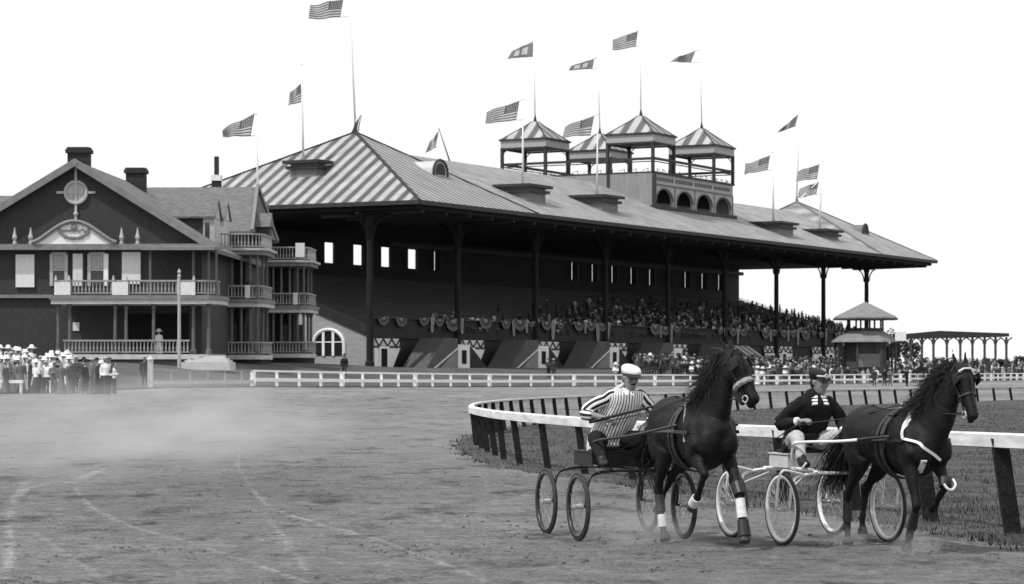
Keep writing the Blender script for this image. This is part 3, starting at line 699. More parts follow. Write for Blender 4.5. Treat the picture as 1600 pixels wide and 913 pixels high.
# round oculus with crossing bars
uo, zo = cp(119, 301, 0); m = MB()
m.tube([(uo+.8*math.cos(t*.314), -.1, zo+.8*math.sin(t*.314)) for t in range(20)], .14, 6, closed=True); oc = m.build('oculus', TRIML, club)
m = MB(); m.prism([(uo+.72*math.cos(t*.314), -.08, zo+.72*math.sin(t*.314)) for t in range(20)], (0, 0, 0), (0, .06, 0)); m.build('pane', G('frosted_pane', .4, .4, .25, 2), oc)
m = MB(); m.box(uo-1.45, uo+1.45, -.14, -.04, zo-.09, zo+.09); m.box(uo-.09, uo+.09, -.16, -.05, zo-2.3, zo+2.0); m.ball((uo, -.1, zo-1.6), .2, 8); m.lathe([(.05, -.3), (.2, 0), (.1, .25), (.03, .7)], (uo, -.1, zo-2.5), 8); m.build('glazing_bar', TRIML, oc)
for px in (23, 48, 190, 215):
    a, b = cp(px, 382, -.5); m = MB(); m.lathe([(.16, 0), (.16, .2), (.08, .25), (.2, .5), (.12, .75), (.03, 1.25)], (a, -.5, b), 8); m.build('finial', TRIML, club)
# upper windows and white boards
def pan(name, x0, y0, x1, y1, dy, mat, th=.12, par=club):
    a, zt = cp(x0, y0, dy); b, zb = cp(x1, y1, dy); m = MB(); m.box(a, b, dy-th, dy, zb, zt); return m.build(name, mat, par)
NB = G('white_notice_board', .7, .7, .12, 5)
for x0, x1, y0, y1 in ((25, 54, 398, 449), (191, 220, 394, 444)): pan('shutter', x0, y0, x1, y1, -.05, NB)
for x0, x1 in ((81, 104), (140, 165)):
    o = pan('window', x0, 397, x1, 447, -.03, GLASS, .08); 
    a, zt = cp(x0, 397, -.03); b, zb = cp(x1, 447, -.03); m = MB()
    for q in (a, b): m.box(q-.12, q+.12, -.22, -.04, zb, zt)
    m.box(a, b, -.2, -.045, zt-.12, zt+.12); m.box(a, b, -.19, -.05, (zt+zb)/2-.06, (zt+zb)/2+.06)
    for k in range(1, 5): m.box(a+(b-a)*k/5-.025, a+(b-a)*k/5+.025, -.17, -.055, (zt+zb)/2+.06, zt-.12)
    m.build('frame', TRIML, o)
    m = MB(); m.box(a+.12, b-.12, -.125, -.115, (zt+zb)/2+.1, zt-.15); m.build('blind', G('pale_blind', .4, .9, .2), o)
pan('pilaster', 115, 397, 130, 447, -.02, G('white_pilaster', .6, .7), .3); pan('pilaster', 163, 397, 170, 447, -.02, WHITE, .3)
pan('string_course', -80, 461, 84, 466, -.01, TRIMM, .3)
# porches
PORCHW = G('porch_post_paint', .13, .75, .2, 2); PALEBAL = G('baluster_paint', .3, .75, .15, 3); DECKE = G('deck_edge_paint', .5, .7, .12, 2)
def balustrade(name, pts, z0, z1, par, step=.26, mat=None):
    m = MB(); mat = mat or PALEBAL
    for a, b in zip(pts, pts[1:]):
        A = Vector((*a, 0)); B = Vector((*b, 0)); L_ = (B-A).length; n_ = max(1, int(L_/step))
        m.bar((*a, z1), (*b, z1), .16, .12); m.bar((*a, z0+.12), (*b, z0+.12), .12, .08)
        for k in range(n_):
            p = A.lerp(B, (k+.5)/n_); m.tube([(p.x, p.y, z0+.1), (p.x, p.y, z0+.35), (p.x, p.y, z0+.6), (p.x, p.y, z1)], [.05, .075, .04, .05], 5, caps=False)
    return m.build(name, mat, par)
def porch(name, pts, yb, zd, zu, zr, par, cols, top=True, lower_gap=None, dz=0.0):
    """deck with curved plan given by front outline pts (u, y); zd lower deck, zu upper deck, zr roof deck height"""
    o = empty(name, (0, 0, 0)); o.parent = par
    def deck(z, th, ov, nm, mat):
        m = MB(); c = Vector((sum(p[0] for p in pts)/len(pts), yb))
        ol = [(p[0]+(ov if p[0] > c.x else -ov), p[1]-ov) for p in pts]; out_ = [(ol[0][0], yb)]+ol+[(ol[-1][0], yb)] if abs(ol[0][1]-yb) > .1 else ol+[(ol[-1][0], yb)]
        m.prism([(a, b, z) for a, b in out_], (0, 0, 0), (0, 0, th)); return m.build(nm, mat, o)
    deck(zd-.35, .35, .1, 'lower_deck', DECKE); deck(zd-1.8, 1.447, -.1, 'skirting', DARKW)
    deck(zu-.62, .32, .25, 'upper_deck', DECKE); deck(zu-.298, .3, .35, 'deck_cornice', TRIMM)
    if top: deck(zr-.55, .33, .25, 'porch_roof', TRIMM); deck(zr-.218, .2, .45, 'roof_cornice', TRIML)
    balustrade('upper_balustrade', pts, zu+.05, zu+1.05, o)
    if lower_gap is None: balustrade('lower_balustrade', pts, zd+.05, zd+1.0, o)
    else:
        for seg in lower_gap: balustrade('lower_balustrade', seg, zd+.05, zd+1.0, o)
    for a, b in cols:
        m = MB(); m.lathe([(.22, zd), (.22, zd+.3), (.13, zd+.4), (.11, zu-1.0), (.2, zu-.7), (.2, zu-.63)], (a, b, 0), 8); m.build('post', PORCHW, o)
        if top:
            m = MB(); m.lathe([(.16, zu+.01), (.16, zu+1.1), (.1, zu+1.2), (.09, zr-.8), (.17, zr-.56)], (a, b, 0), 8); m.build('post', PORCHW, o)
    return o
def dz_(py, dy): return cp(0, py, dy)[1]
y1p = -5.0; f0, _ = cp(86, 470, y1p); f1, _ = cp(318, 470, y1p); f2, _ = cp(343, 470, y1p+2.5)
zd, zu, zr = dz_(554, y1p), dz_(462, y1p), dz_(386, y1p)
arc = [(f1+(f2-f1)*math.sin(i*math.pi/12), y1p+2.4*(1-math.cos(i*math.pi/12))) for i in range(7)]
pts = [(f0, y1p)]+arc
cols = [(cp(px, 500, y1p+.3)[0], y1p+.3) for px in (91, 109, 180, 197, 240)]+[(cp(px, 500, y1p+.6)[0], y1p+.6) for px in (302, 326)]
g0 = cp(296, 550, y1p)[0]
pr1 = porch('porch', pts, 0, zd, zu, zr, club, cols, top=False, lower_gap=[[(f0+.6, y1p), (g0, y1p)]])
for px in (235, 302, 326, 338):
    m = MB(); a = cp(px, 430, y1p+1.2)[0]; m.lathe([(.15, zu), (.1, zu+1.2), (.09, zc0-.1)], (a, y1p+1.2, 0), 8); m.build('post', PORCHW, pr1)
m = MB(); slab(m, [(cp(222, 385, -5)[0], y1p, zc0+.02), (f2, y1p, zc0+.02), (f2, -.03, zc0+.3), (cp(222, 385, -5)[0], -.03, zc0+.3)], .25); m.build('porch_roof', TRIMM, pr1)
for px0, px1 in ((85, 110), (175, 200), (277, 305)):
    a, zt = cp(px0, 441, y1p-.2); b, zb = cp(px1, 461, y1p-.2); m = MB(); m.box(a, b, y1p-.25, y1p-.12, zb, zt); m.build('balcony_panel', NB, pr1)
    m = MB()
    for q in (a+.1, b-.1): m.lathe([(.08, zt), (.12, zt+.15), (.03, zt+.5)], (q, y1p-.18, 0), 6)
    m.build('panel_finial', TRIML, pr1)
pan('wall_notice', 114, 504, 124, 517, -.02, NB, .05)
pan('doorway', 200, 490, 295, 552, -.01, VOIDM, .05)
# second and third tiers stepping back along the side
for (xa, xb, dyf, pyd, pyu, pyr) in ((345, 420, 13.0, 555, 468, 388), (425, 489, 33.0, 553, 478, 407)):
    a = cp(xa, 470, dyf)[0]; b = cp(xb+3, 470, dyf+5.5)[0]; zd, zu, zr = dz_(pyd, dyf), dz_(pyu, dyf), dz_(pyr, dyf); u_in = u1-1.5
    arc = [(b-1.2+1.2*math.sin(i*math.pi/12), dyf+1.2*(1-math.cos(i*math.pi/12))) for i in range(7)]
    pts = [(u_in, dyf)]+arc+[(b, dyf+6)]
    n_ = 3; cols = [(a+(b-.4-a)*f, dyf+.35) for f in (.02, .28, .55, .8, 1.0)]+[(b-.35, dyf+3.2), (b-.35, dyf+5.6)]
    po = porch('side_porch', pts, dyf+6, zd, zu, zr, club, cols)
    balustrade('roof_balustrade', [(u_in, dyf)]+arc+[(b, dyf+6)], zr+.02, zr+1.1, po)
    m = MB(); q = a+(b-a)*.66; m.box(q-.2, q+.2, dyf-.14, dyf-.085, zu+.08, zu+1.12); m.build('newel_panel', WHITE, po)
    m = MB(); m.box(u_in-3, a+(b-a)*.45, dyf+3.6, dyf+6.4, -1.5, zr-.3); m.build('inner_wall', G('shaded_shingles', .022, .9, .3, 3), po)  # porch shade painted into the colour: darker copy of the wall shingles
    for px in (xa+22, xa+46):
        q = cp(px, 500, dyf+3.5)[0]; m = MB(); m.box(q-.5, q+.1, dyf+3.45, dyf+3.595, zd, zd+2.6); m.build('window', G('dim_window', .07, .3), po)
    if xa == 425:
        m = MB(); q0, zt = cp(462, 380, dyf-.3); q1, zb = cp(476, 402, dyf-.3); m.box(q0, q1, dyf-.45, dyf-.3, zb, zt); m.build('white_board', NB, po)
# dormers on the right slope, rear wing
def dorm(x0, x1, pyt, pye, dy, dep):
    a, zt = cp(x0, pyt, dy+dep/2); b, ze = cp(x1, pye, dy); m = MB()
    m.box(a, b-.3, dy+.2, dy+dep-.2, ze-3.2, ze); o = m.build('dormer', SHING, rf)
    m = MB(); slab(m, [(a-.2, dy-.15, ze), (b, dy-.15, ze), (b, dy+dep/2, zt), (a-.2, dy+dep/2, zt)], .15); slab(m, [(b, dy+dep+.15, ze), (a-.2, dy+dep+.15, ze), (a-.2, dy+dep/2+.004, zt), (b, dy+dep/2+.004, zt)], .15); m.build('dormer_roof', ROOFC, o)
    m = MB(); m.box(b-.298, b-.15, dy+.1, dy+dep-.1, ze-2.2, ze-.15); m.box(b-1.0, b-.301, dy+.08, dy+.19, ze-2.2, ze-.1); m.prism([(b-.2, dy+.3, ze-.13), (b-.2, dy+dep-.3, ze-.13), (b-.2, dy+dep/2, zt-.15)], (0, 0, 0), (.1, 0, 0)); m.build('dormer_front', TRIML, o)
    m = MB(); m.box(b-.85, b-.5, dy+.04, dy+.075, ze-1.8, ze-.5); m.build('window', GLASS, o)
dorm(238, 337, 311, 338, 9, 3.4); dorm(280, 352, 315, 340, 14.5, 3.4)
yw = 27.0; a, zr_ = cp(228, 293, yw); b, _ = cp(408, 300, yw); ze = dz_(362, yw-8)
m = MB(); m.box(a+1, b-.2, yw-7.4, yw+7.4, -1.2, ze); wg = m.build('rear_wing', SHING, club)
m = MB(); slab(m, [(a-2, yw-8, ze), (b+.3, yw-8, ze), (b-.4, yw, zr_), (a-2, yw, zr_)], .25); slab(m, [(b+.3, yw+8, ze), (a-2, yw+8, ze), (a-2, yw+.004, zr_), (b-.4, yw+.004, zr_)], .25)
m.poly([(b+.3, yw-8, ze), (b+.3, yw+8, ze), (b-.4, yw, zr_)]); m.build('wing_roof', ROOFC, wg)
m = MB(); m.bar((b+.35, yw-8.1, ze), (b-.3, yw-.1, zr_+.1), .25, .35); m.bar((b+.35, yw+8.1, ze), (b-.3, yw+.1, zr_+.1), .25, .35); m.build('gable_trim', TRIMM, wg)
m = MB(); c, _ = cp(422, 345, yw-4); m.box(b-1, c, yw-5.2, yw-3.2, ze-1.5, ze+.5); wd = m.build('wing_dormer', SHING, wg)
m = MB(); m.prism([(b-1, yw-5.5, ze+.5), (b-1, yw-2.9, ze+.5), (b-1, yw-4.2, ze+1.7)], (0, 0, 0), (c-b+1.2, 0, 0)); m.build('dormer_roof', ROOFC, wd)
a3, zt3 = cp(332, 245, yw+12); b3, _ = cp(345, 290, yw+12); m = MB(); zb3 = dz_(292, yw+12)
m.box(a3, b3, yw+11.5, yw+12.5, zb3-5, zt3-2.2); m.box(a3+.2, b3-.2, yw+11.7, yw+12.3, zt3-1.69, zt3); ch = m.build('chimney', BRICK, wg)
m = MB(); m.box(a3-.06, b3+.06, yw+11.4, yw+12.6, zt3-2.199, zt3-1.69); m.build('chimney_band', WHITE, ch)
# left wing roof at the frame edge, steps
q, zq = cp(16, 306, 8); m = MB(); slab(m, [(q-14, 1, zq-4), (q+5.5, 1, zq-4), (q+5.5, 8, zq), (q-14, 8, zq)], .3); m.build('left_roof', ROOFC, club)
m = MB()
for k in range(4): q0, zz = cp(300-5*k, 556+k*3.2, y1p-1-k*.5); q1, _ = cp(352+3*k, 556, y1p-1-k*.5); m.box(q0, q1, y1p-1.5-k*.5, y1p-.3, zz-.3-.1*k, zz-.02)
m.build('steps', DECKE, club)

# white pole standing before the porch
Yp = 178.0; p = P(280, 574, Yp); m = MB(); g = gz(p.x, Yp)
m.tube([(0, 0, -.2), (0, 0, Z(432, Yp)-g)], [.13, .1], 8); m.lathe([(.16, 0), (.05, .15), (.14, .3), (.02, .55)], (0, 0, Z(432, Yp)-g), 8)
o = m.build('lawn_pole', TRIML); o.location = (p.x, Yp, g); tag(o, 'pale pole with a finial in front of the clubhouse porch', 'pole')
# gate post at the fence end
q = FL[3]; m = MB(); m.box(-.14, .14, -.14, .14, -.2, 1.55); m.lathe([(.2, 1.55), (.2, 1.62), (.02, 1.8)], n=8); o = m.build('gate_post', G('post_whitewash', .5, .8, .2)); o.location = (q.x, q.y, gz(q.x, q.y)); tag(o, 'stout pale gate post at the end of the weathered fence', 'post')
# low seats and boards among the left crowd
for px0, px1, py, Y in ((-40, 36, 600, 127), (76, 96, 598, 128), (112, 124, 596, 129)):
    a, b = W(px0, Y), W(px1, Y); g = gz((a+b)/2, Y); h = Z(py-6, Y)-g; m = MB(); m.box(a, b, -.2, .2, h-.16, h)
    for q in (a+.1, b-.1): m.box(q-.05, q+.05, -.15, .15, -.05, h-.162)
    o = m.build('white_bench', FENCEW); o.location = (0, Y, g); tag(o, {-40: 'long white bench at the left end of the waiting crowd', 76: 'short white bench between people at the clubhouse fence', 112: 'narrow white bench nearest the standing group'}[px0], 'bench')

# ------------------------------------------------------------------ judges' tower
YT = 292.0; XT = W(1352, YT); GT = gz(XT, YT); tw = empty('judges_tower', (XT, YT, GT)); tag(tw, 'two-tier wooden tower with pointed roof standing by the track fence', 'tower')
tz = lambda py: Z(py, YT)-GT; sc_ = FPX/YT
def octa(r, z, n=8, ph=math.pi/8): return [(r*math.cos(ph+2*math.pi*k/n), r*math.sin(ph+2*math.pi*k/n), z) for k in range(n)]
TG = G('tower_roof_sheet', .2, .85, .25, 1); TWD = G('tower_dark_boarding', .06, .85, .3, 1)
m = MB(); m.loft([octa(51/sc_, tz(498)), octa(49/sc_, tz(495)), octa(20/sc_, tz(481)), octa(1/sc_, tz(472))]); m.build('top_roof', TG, tw)
m = MB()
for k in range(8): a, b = octa(51/sc_, tz(499))[k], octa(51/sc_, tz(499))[(k+1)%8]; m.bar(a, b, .15, .2)
m.build('top_fascia', TWD, tw)
for q in octa(28/sc_, 0): m = MB(); m.tube([(q[0], q[1], tz(522)), (q[0], q[1], tz(497))], .11, 6); m.build('post', TRIMD, tw)
m = MB(); m.loft([octa(29/sc_, tz(528)), octa(29/sc_, tz(515))]); m.loft([octa(24/sc_, tz(515)), octa(30/sc_, tz(514)), octa(30/sc_, tz(513))]); m.build('rail_wall', TWD, tw)
m = MB(); m.loft([octa(55/sc_, tz(535)), octa(53/sc_, tz(532)), octa(30/sc_, tz(518)), octa(28/sc_, tz(518.2))]); m.build('skirt_roof', TG, tw)
m = MB(); m.loft([octa(34/sc_, -.3), octa(34/sc_, tz(530))]); m.build('lower_room', TWD, tw)
m = MB(); f = octa(34.3/sc_, 0); m.box(-18/sc_, 18/sc_, -34/sc_, -32.2/sc_, tz(574), tz(553)); m.build('grey_panel', G('tower_panel', .2, .85, .2), tw)
for q in octa(48/sc_, 0): m = MB(); m.tube([(q[0], q[1], -.3), (q[0], q[1], tz(534))], .14, 6); m.build('post', TWD, tw)
m = MB(); m.box(42/sc_, 59/sc_, -30/sc_, -29/sc_, tz(533), tz(519)); m.build('white_board', WHITE, tw)

# ------------------------------------------------------------------ open shed and trees beyond it
YS = 400.0; sh = empty('open_shed', (W(1495, YS), YS, gz(W(1495, YS), YS))); tag(sh, 'long open-sided shed with flat roof on bracketed posts', 'shed'); g = sh.location.z
sx = lambda px: W(px, YS)-sh.location.x; sz = lambda py: Z(py, YS)-g
m = MB(); m.prism([(sx(1414), 0, sz(529)), (sx(1414), 0, sz(522)), (sx(1468), 0, sz(517)), (sx(1577), 0, sz(521)), (sx(1577), 0, sz(526))], (0, 0, 0), (0, 9, 0)); m.build('roof', TRIMD, sh)
SHD = G('shed_post_paint', .06, .85)
for row in (0.0,):
    for k, px in enumerate((1424, 1441, 1459, 1480, 1501, 1520, 1539, 1556, 1573)):
        x = sx(px); m = MB(); m.tube([(x, row+.3, -.5), (x, row+.3, sz(527))], .2, 6)
        for s_ in (-1, 1): m.tube([(x+s_*.05, row+.3, sz(540)), (x+s_*.3, row+.3, sz(532)), (x+s_*.95, row+.3, sz(527.5))], .12, 5)
        m.build('post', SHD, sh)
LEAFS = [G('leaf_dark', .035, .9, .4, 2), G('leaf_mid', .06, .9, .4, 2)]
BARK = G('bark', .05, .9, .3, 3)
def tree(px, pyt, pyb, wpx, Y, label, seed, bush=False):
    x = W(px, Y); g = gz(x, Y); H = Z(pyt, Y)-g; wv = wpx/FPX*Y/2; t = empty('leafy_bush' if bush else 'tree', (x, Y, g)); tag(t, label, 'bush' if bush else 'tree', 'trees and bushes beyond the far turn')
    r = random.Random(seed); m = MB(); m.tube([(0, 0, -.3), (.1, 0, H*.3), (.0, .1, H*.65)], [H*.035, H*.028, H*.012], 7)
    for k in range(5): an = r.uniform(0, 6.28); m.tube([(0, 0, H*(.3+.07*k)), (math.cos(an)*wv*.5, math.sin(an)*wv*.5, H*(.5+.08*k))], [H*.016, H*.006], 5)
    m.build('trunk', BARK, t); m = MB(); cl = [(Vector((r.uniform(-.7, .7)*wv, r.uniform(-.7, .7)*wv, H*(r.uniform(.1, .85) if bush else r.uniform(.35, .9)))), r.uniform(.22, .42)*wv) for _ in range(26)]
    for c, rad in cl:
        m.cur = 0 if r.random() < .5 else 1
        for _ in range(60):
            d = Vector((r.gauss(0, 1), r.gauss(0, 1), r.gauss(0, 1))).normalized()*rad*r.uniform(.5, 1); q = c+d; s_ = r.uniform(.14, .34)*(.5+wv/8)
            n_ = Vector((r.gauss(0, 1), r.gauss(0, 1), r.gauss(0, 1))).normalized(); a = n_.orthogonal().normalized()*s_; b = n_.cross(a)
            if q.z < .1: continue
            m.poly([q-a, q-b*.6, q+a, q+b*.6])
    m.build('crown', LEAFS, t, fix=False)
k = 0
for px, pyt, wpx, Y, bush, lb in ((1402, 512, 40, 430, 0, 'dark tree rising behind the tower and the shed roof'), (1425, 535, 30, 420, 0, 'tree seen under the near end of the shed roof'), (1392, 530, 26, 440, 0, 'small tree close behind the tower wall'),
    (1545, 560, 26, 520, 1, 'low bush under the shed, second from its far end'), (1566, 561, 24, 540, 1, 'low bush under the last posts of the shed'), (1594, 556, 26, 500, 1, 'round bush just past the open end of the shed'), (1512, 562, 24, 530, 1, 'low bush behind the raised horse head under the shed'),
    (1470, 561, 30, 520, 1, 'spreading bush under the middle of the shed'), (1620, 558, 40, 510, 1, 'broad bush beyond the shed at the far edge'), (1447, 560, 20, 500, 1, 'narrow bush near the third shed post')):
    k += 1; tree(px, pyt, 575, wpx, Y, lb, k, bool(bush))
# ------------------------------------------------------------------ flags and poles
POLEW = G('white_pole_paint', .85, .6, .1); POLED = G('dark_pole_paint', .1, .7)
FL_D = G('flag_dark_cloth', .12, .9, .15, 2); FL_L = G('flag_light_cloth', .6, .9, .15, 2); FL_C = G('flag_canton_cloth', .1, .9, .2, 3); FL_G = G('flag_mid_cloth', .19, .9, .3, 1.2)
def pole(base, pxt, pyt, Y, label, r0=.1, mat=None):
    """base: world foot, top by photo pixel"""
    t = P(pxt, pyt, base.y); m = MB(); d = t-base
    m.tube([(0, 0, 0), tuple(d*.5), tuple(d)], [r0, r0*.75, r0*.42], 8); m.ball(tuple(d), r0*.9, 8)
    o = m.build('flagpole', mat or POLEW, smooth=True); o.location = base; tag(o, label, 'flagpole', 'flagpoles on the stand and clubhouse'); return t
def flag(c, Y, style, label, pxp, seed=0, name='flag'):
    """corners TR, BR, BL, TL in photo pixels; the hoist is at the right"""
    TR, BR, BL, TL = [P(*q, Y) for q in c]; o = empty(name, TR); tag(o, label, 'flag', 'flags flying over the racecourse')
    NU, NV = 26, 13; L_ = (TL-TR).length; m = MB(); ids = {}
    for layer in (0, 1):
        for i in range(NU+1):
            for j in range(NV+1):
                u, v = i/NU, j/NV; p = TR.lerp(BR, v).lerp(TL.lerp(BL, v), u)-TR
                ph = u*7.5+v*1.6+seed*1.7; amp = .13*L_*(.15+u)*.9
                p += Vector((.15*math.cos(ph)*amp, math.sin(ph)*amp+layer*.02, .22*math.sin(ph*1.3+1)*amp*(u*(1-.3*v))))
                ids[layer, i, j] = m.V(p)
    for i in range(NU):
        for j in range(NV):
            u = i/NU
            if style == 'us': m.cur = 2 if (u < .4 and j < 7) else (0 if j % 2 == 0 else 1)
            elif style == 'band': m.cur = 1 if (.12 < u < .8 and 3 <= j <= 9 and (i//3) % 3 != 1) else 3
            else: m.cur = 3
            a = [ids[0, i, j], ids[0, i+1, j], ids[0, i+1, j+1], ids[0, i, j+1]]; b = [ids[1, i, j], ids[1, i, j+1], ids[1, i+1, j+1], ids[1, i+1, j]]
            m.F(*a); m.F(*b)
    m.build('cloth', [FL_D, FL_L, FL_C, FL_G], o, smooth=True, fix=False)
    if style == 'us':
        m = MB(); sr = .016*L_
        for rr in range(5):
            for cc in range(6):
                u = .04+.06*cc; v = (.5+rr*1.35)/13; p = TR.lerp(BR, v).lerp(TL.lerp(BL, v), u)-TR; ph = u*7.5+v*1.6+seed*1.7; amp = .13*L_*(.15+u)*.9
                p += Vector((.15*math.cos(ph)*amp, math.sin(ph)*amp-.015, .22*math.sin(ph*1.3+1)*amp*(u*(1-.3*v))))
                m.poly([p+Vector((math.sin(k*2*math.pi/5)*sr, -.004, math.cos(k*2*math.pi/5)*sr)) if True else p for k in range(5)])
        m.build('stars', FL_L, o, fix=False)
    m = MB()
    for q in (TR, BR):
        t = Vector((W(pxp, Y), Y, q.z+.05)); m.tube([tuple(q-TR), tuple(t-TR)], .02, 5)
    m.tube([tuple(Vector((0, 0, .02))), tuple(BR-TR)], .035, 5); m.build('halyard', POLED, o)
apex = SM @ Vector((14.5, HY, AZ_+1.0)); apexR = SM @ Vector((SL-14.5, HY, AZ_+1.0))
Y = apex.y
pole(apex, 545, -24, Y, 'tall pole on the front peak of the striped hip roof', .11); flag([(536, -1), (531, 27), (483, 31), (486, 8)], Y, 'us', 'large striped flag on the tallest pole above the striped hip roof', 545, 1)
V2 = Vector((W(474, V2.y), V2.y, V2.z)); pole(V2, 471, 100, V2.y, 'pole on the vent box of the striped end roof', .12); flag([(471, 130), (470, 160), (450, 165), (453, 146)], V2.y, 'us', 'half-furled flag close against the pole over the striped end roof', 472, 2)
bp_ = P(404, 330, 216.0); pole(bp_, 400, 178, 216, 'pole rising from the clubhouse upper balcony corner', .11); flag([(397, 178), (391, 213), (347, 214), (346, 203)], 216.0, 'us', 'striped flag flying over the clubhouse rear roof', 401, 3)
b4 = SM @ Vector((16, HY+1, AZ_-1.6)); pole(b4, 564, 181, b4.y, 'short leaning staff beside the peak of the striped hip roof', .09, POLED); flag([(562, 182), (557, 204), (549, 208), (553, 198)], b4.y, 'plain', 'small drooping pennant at the peak of the striped hip roof', 562, 4, 'pennant')
b5 = SM @ Vector((35, HY+.6, RZ_-.2)); pole(b5, 686, 202, b5.y, 'short leaning staff on the ridge beyond the barrel dormer', .09, POLED); flag([(685, 205), (680, 231), (664, 240), (672, 222)], b5.y, 'us', 'dark drooping flag on the ridge beyond the barrel dormer', 685, 5)
pole(V6, 817, 155, V6.y, 'pole on the vent box just in front of the first rooftop pavilion', .12); flag([(811, 158), (806, 188), (757, 194), (760, 175)], V6.y, 'us', 'striped flag left of the rooftop pavilions over the long roof', 817, 6)
def ptop(cx, cy): return SM @ Vector((cx, cy, 32.4-GB+.6))
for cx, cy, px, py, c, st, lb, lf, sd_ in (
    (72, 25.7, 833, 63, [(833, 65), (832, 89), (793, 92), (800, 80)], 'band', 'pole on the farthest-left rooftop pavilion', 'flag with a pale lettered-looking band over the left rear pavilion', 7),
    (90, 25.7, 934, 90, [(928, 92), (925, 108), (889, 110), (893, 103)], 'band', 'pole on the low rear pavilion between the others', 'narrow pale-banded flag over the rear pavilion between the others', 8),
    (72, 11.3, 1000, 48, [(996, 49), (993, 73), (956, 80), (958, 62)], 'us', 'pole on the nearest rooftop pavilion', 'striped flag highest over the nearest rooftop pavilion', 9),
    (90, 11.3, 1094, 78, [(1086, 80), (1079, 98), (1046, 97), (1060, 89)], 'plain', 'pole on the right-hand rooftop pavilion above the arcade', 'tapering flag over the right pavilion above the arcade', 10)):
    b = ptop(cx, cy); pole(b, px, py, b.y, lb, .085); flag(c, b.y, st, lf, px, sd_)
pole(V8, 934, 178, V8.y, 'pole on the vent box below the rear pavilions', .12); flag([(928, 181), (922, 212), (880, 214), (882, 198)], V8.y, 'us', 'striped flag between the first two rooftop pavilions, low over the roof', 934, 11)
pole(apexR, 1249, 176, apexR.y, 'tall pole on the far peak of the roof', .12); flag([(1247, 179), (1242, 198), (1214, 208), (1228, 195)], apexR.y, 'plain', 'pointed pennant on the pole over the far roof peak', 1249, 12, 'pennant')
pole(V13, 1207, 238, V13.y, 'pole on the vent box right of the arcade', .14); flag([(1203, 243), (1199, 266), (1162, 273), (1164, 258)], V13.y, 'us', 'striped flag just right of the rooftop arcade', 1208, 13)
pole(V14, 1284, 252, V14.y, 'pole on the vent box nearest the far end of the roof', .14); flag([(1280, 257), (1276, 280), (1244, 283), (1246, 268)], V14.y, 'us', 'upper striped flag of the two over the far roof end', 1285, 14)
b15 = SM @ Vector((SL-12, HY+5, EZ+5.0)); pole(b15, 1283, 280, b15.y, 'pole behind the ridge at the far end of the roof', .12); flag([(1279, 285), (1275, 304), (1247, 310), (1250, 294)], b15.y, 'us', 'lower striped flag of the two over the far roof end', 1283, 15)

# ------------------------------------------------------------------ bunting on the balcony
BU = [G('bunting_light', .34, .9, .15, 3), G('bunting_dark', .05, .9, .2, 3), G('bunting_mid', .11, .9, .2, 3)]
def swag_mesh(L_, H_):
    m = MB(); n = 18
    for band, (r0, r1) in enumerate(((0, .36), (.36, .68), (.68, 1.0))):
        for i in range(n):
            t0, t1 = math.pi*i/n, math.pi*(i+1)/n
            def pt(t, r):
                return (math.cos(t)*L_/2*r, .05*math.sin(t*22)*r-.02, -math.sin(t)*H_*r)
            m.cur = (0, 1, 2)[band] if band else (1 if i % 2 else 0); m.poly([pt(t0, r0), pt(t1, r0), pt(t1, r1), pt(t0, r1)])
    return m.mesh('bunting', BU)
def drop_mesh(H_):
    m = MB()
    for i in range(5): m.cur = i % 2; a = -.5+i*.2; m.prism([(a, 0, 0), (a+.2, 0, 0), (a*.55+.11, .02, -H_), (a*.55, .02, -H_)], (0, 0, 0), (0, .04, 0))
    m.cur = 0; m.prism([(-.3, 0, -H_), (.3, 0, -H_), (0, 0, -H_-.35)], (0, 0, 0), (0, .03, 0)); return m.mesh('bunting_drop', BU)
SWM = [swag_mesh(3.3, 1.25), swag_mesh(2.6, 1.05)]; DPM = [drop_mesh(1.7), drop_mesh(2.3)]
for k in range(8):
    x0 = COLX[k]+.6
    if k == 4: spots = (1.6, 14.6)
    else: spots = (1.7, 5.0, 9.4, 12.4, 15.2)
    for i, dx in enumerate(spots):
        if rnd.random() < .2: continue
        for nm, me, zz, xx in (('bunting_swag', SWM[(i+k) % 2], 6.85-GB+rnd.uniform(-.1, .1), x0+dx), ('bunting_drop', DPM[(i*3+k) % 2], 6.9-GB, x0+dx+1.7)):
            if nm == 'bunting_drop' and rnd.random() < .4: continue
            o = bpy.data.objects.new(nm, me); COL.objects.link(o); o.matrix_world = SM @ Matrix.Translation((xx, 6.45, zz)) @ Matrix.Rotation(rnd.uniform(-.12, .12), 4, 'Y') @ Matrix.Scale(rnd.uniform(.55, .98), 4)
            tag(o, 'half-round swag of striped bunting on the grandstand balcony rail' if nm == 'bunting_swag' else 'hanging striped bunting streamer between swags on the grandstand balcony', 'bunting', 'bunting along the grandstand balcony')
